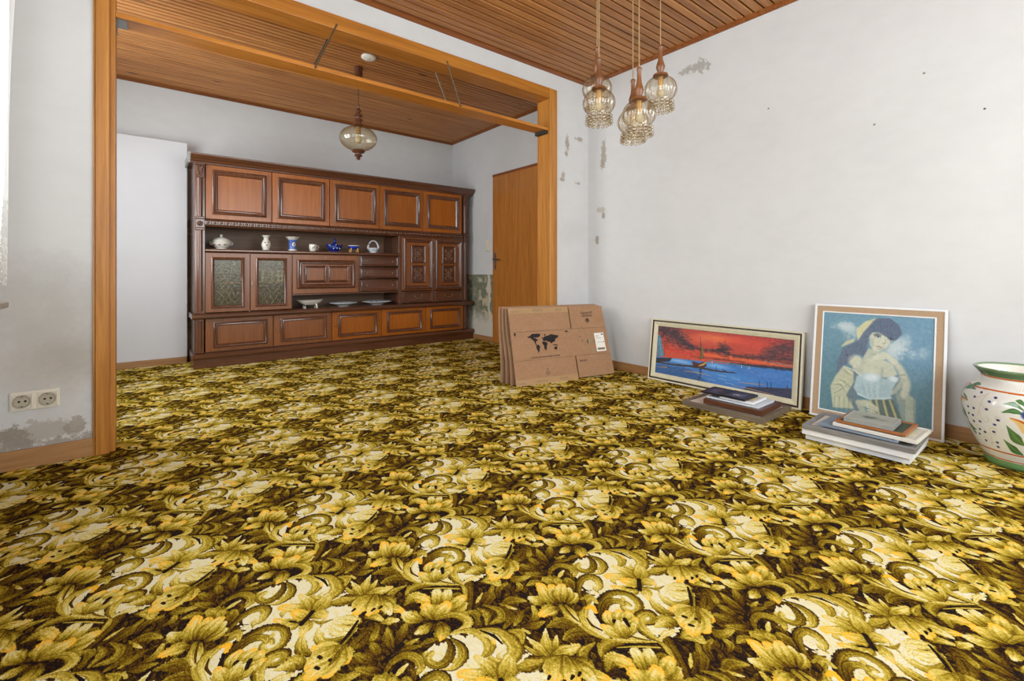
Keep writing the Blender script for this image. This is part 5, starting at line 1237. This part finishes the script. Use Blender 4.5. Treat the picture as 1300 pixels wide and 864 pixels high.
MISTY = daub('grey_landscape', (150, 152, 142), [(.5, .45, .3, .18, (76, 86, 76)), (.4, .55, .18, .12, (54, 62, 56)), (.7, .5, .2, .1, (100, 106, 98))], 8)
PALEP = daub('pale_print', (198, 196, 184), [(.85, .5, .12, .4, (226, 208, 150)), (.5, .5, .3, .3, (186, 184, 174))], 9)
GA = 'pictures stacked flat before the seascape'; GB = 'pictures stacked flat before the portrait print'
flat('framed_picture', 2.672, 3.07, 1.112, 1.600, .0005, .03, 0, [('frame', .028, fprof(.03), GREYBR)], (MATP, .006, 'mount'), 'large grey-brown frame with a pale mount, lowest of the stack before the seascape', 'picture', GA)
flat('framed_picture', 2.712, 3.0, 1.140, 1.480, .031, .03, 1.5, [('frame', .024, fprof(.03, .008), BROWNF)], (WHITEF, .008, 'print'), 'thick brown wooden frame lying on the large grey-brown frame', 'picture', GA)
flat('framed_picture', 2.742, 2.962, 1.166, 1.470, .062, .010, 0, [('frame', .018, fprof(.010), BLUEW)], (BLUEW, .002, 'print'), 'thin bluish white frame on top of the thick brown frame', 'picture', GA)
flat('framed_picture', 2.757, 2.942, 1.200, 1.400, .073, .014, 1, [('frame', .016, fprof(.014), WHITEF)], (PALEP, .002, 'print'), 'small white box frame under the two black frames', 'picture', GA)
flat('framed_picture', 2.735, 2.908, 1.388, 1.508, .0875, .012, 1.2, [('frame', .012, fprof(.012), BLACKF)], (NIGHT, .003, 'print'), 'black frame with a dark reddish picture, left of the two on top', 'picture', GA)
flat('framed_picture', 2.742, 2.914, 1.240, 1.384, .0875, .012, -.6, [('frame', .012, fprof(.012), BLACKF)], (NIGHT2, .003, 'print'), 'black frame with a pale figure picture, right of the two on top', 'picture', GA)
flat('framed_picture', 2.622, 2.975, .478, .884, .0005, .030, 0, [('frame', .03, fprof(.030), WHITEF)], (WHITEF, .003, 'print'), 'white frame on the carpet, lowest of the stack before the portrait print', 'picture', GB)
flat('framed_picture', 2.596, 2.93, .464, .892, .0315, .027, .6, [('frame', .03, fprof(.027), WHITEF)], (WHITEF, .003, 'print'), 'white frame under the grey frame, second from the carpet', 'picture', GB)
flat('framed_picture', 2.588, 2.90, .458, .890, .0595, .024, 1.4, [('frame', .022, fprof(.024, .012), GREYF), ('inner_mount', .02, lambda w_: [(0, -.012), (w_, -.014)], MATP)], (PALEP, .015, 'print'), 'large grey wooden frame in the middle of the stack before the portrait print', 'picture', GB)
flat('framed_picture', 2.616, 2.86, .515, .830, .0845, .008, -1.5, [('frame', .014, fprof(.008), GREYB)], (GREYB, .002, 'print'), 'thin blue-grey mount lying on the large grey frame', 'picture', GB)
flat('framed_picture', 2.636, 2.882, .450, .768, .093, .016, -2, [('frame', .012, fprof(.016), WARMW)], (PALEP, .004, 'print'), 'warm white box frame under the orange-brown frame', 'picture', GB)
flat('framed_picture', 2.654, 2.884, .496, .764, .1095, .012, -1, [('frame', .016, fprof(.012), ORW)], (GREEN, .004, 'print'), 'orange-brown wooden frame with a dark green print near the stack top', 'picture', GB)
flat('framed_picture', 2.655, 2.822, .544, .732, .122, .022, 1, [('frame', .010, fprof(.022), GREYS)], (MISTY, .002, 'print'), 'small silver-grey framed landscape on top of the stack', 'picture', GB)

# ------------------------------------------------------------------ painted jar
VX, VY = 3.0, .175
t = thing('ceramic_jar', (VX, VY, .001), 'large white ceramic jar painted with green leaves and orange bands', 'jar'); L0 = t.location
vp = picture('painted_glaze', VASE.out(), .16, .5, coat=.5)
prof = [(.0, .012), (.095, .0), (.110, .003), (.113, .016), (.110, .030), (.113, .038), (.126, .062), (.146, .105), (.166, .155), (.181, .21), (.186, .262), (.182, .302), (.168, .338), (.148, .362), (.132, .376), (.124, .388), (.121, .398), (.124, .408), (.131, .416), (.139, .428), (.145, .436), (.147, .441), (.141, .444), (.132, .436), (.122, .42), (.112, .40), (.112, .385), (.14, .355), (.16, .30), (.155, .2), (.11, .06), (0, .04)]
q = MB(); n = 96; lay = q.bm.loops.layers.uv.verify(); rings = []
for r_, z_ in prof: rings.append([q.bm.verts.new((r_*math.cos(2*math.pi*k/n), r_*math.sin(2*math.pi*k/n), z_)) for k in range(n)])
no = 24   # rings up to the lip carry the painting
for i, (A, B) in enumerate(zip(rings, rings[1:])):
    for k in range(n):
        f = q.bm.faces.new((A[k], A[(k+1) % n], B[(k+1) % n], B[k])); f.material_index = 0 if i < no-1 else 1
        for l, (kk, ii) in zip(f.loops, ((k, i), (k+1, i), (k+1, i+1), (k, i+1))): l[lay].uv = (kk/n, prof[ii][1]/.444)
q.xf(Matrix.Diagonal((1, 1, .955, 1)))
o = q.build('body', [vp.m, plain('plain_glaze', (222, 218, 208), .2, .02, 10, coat=.4)], t, smooth=2)
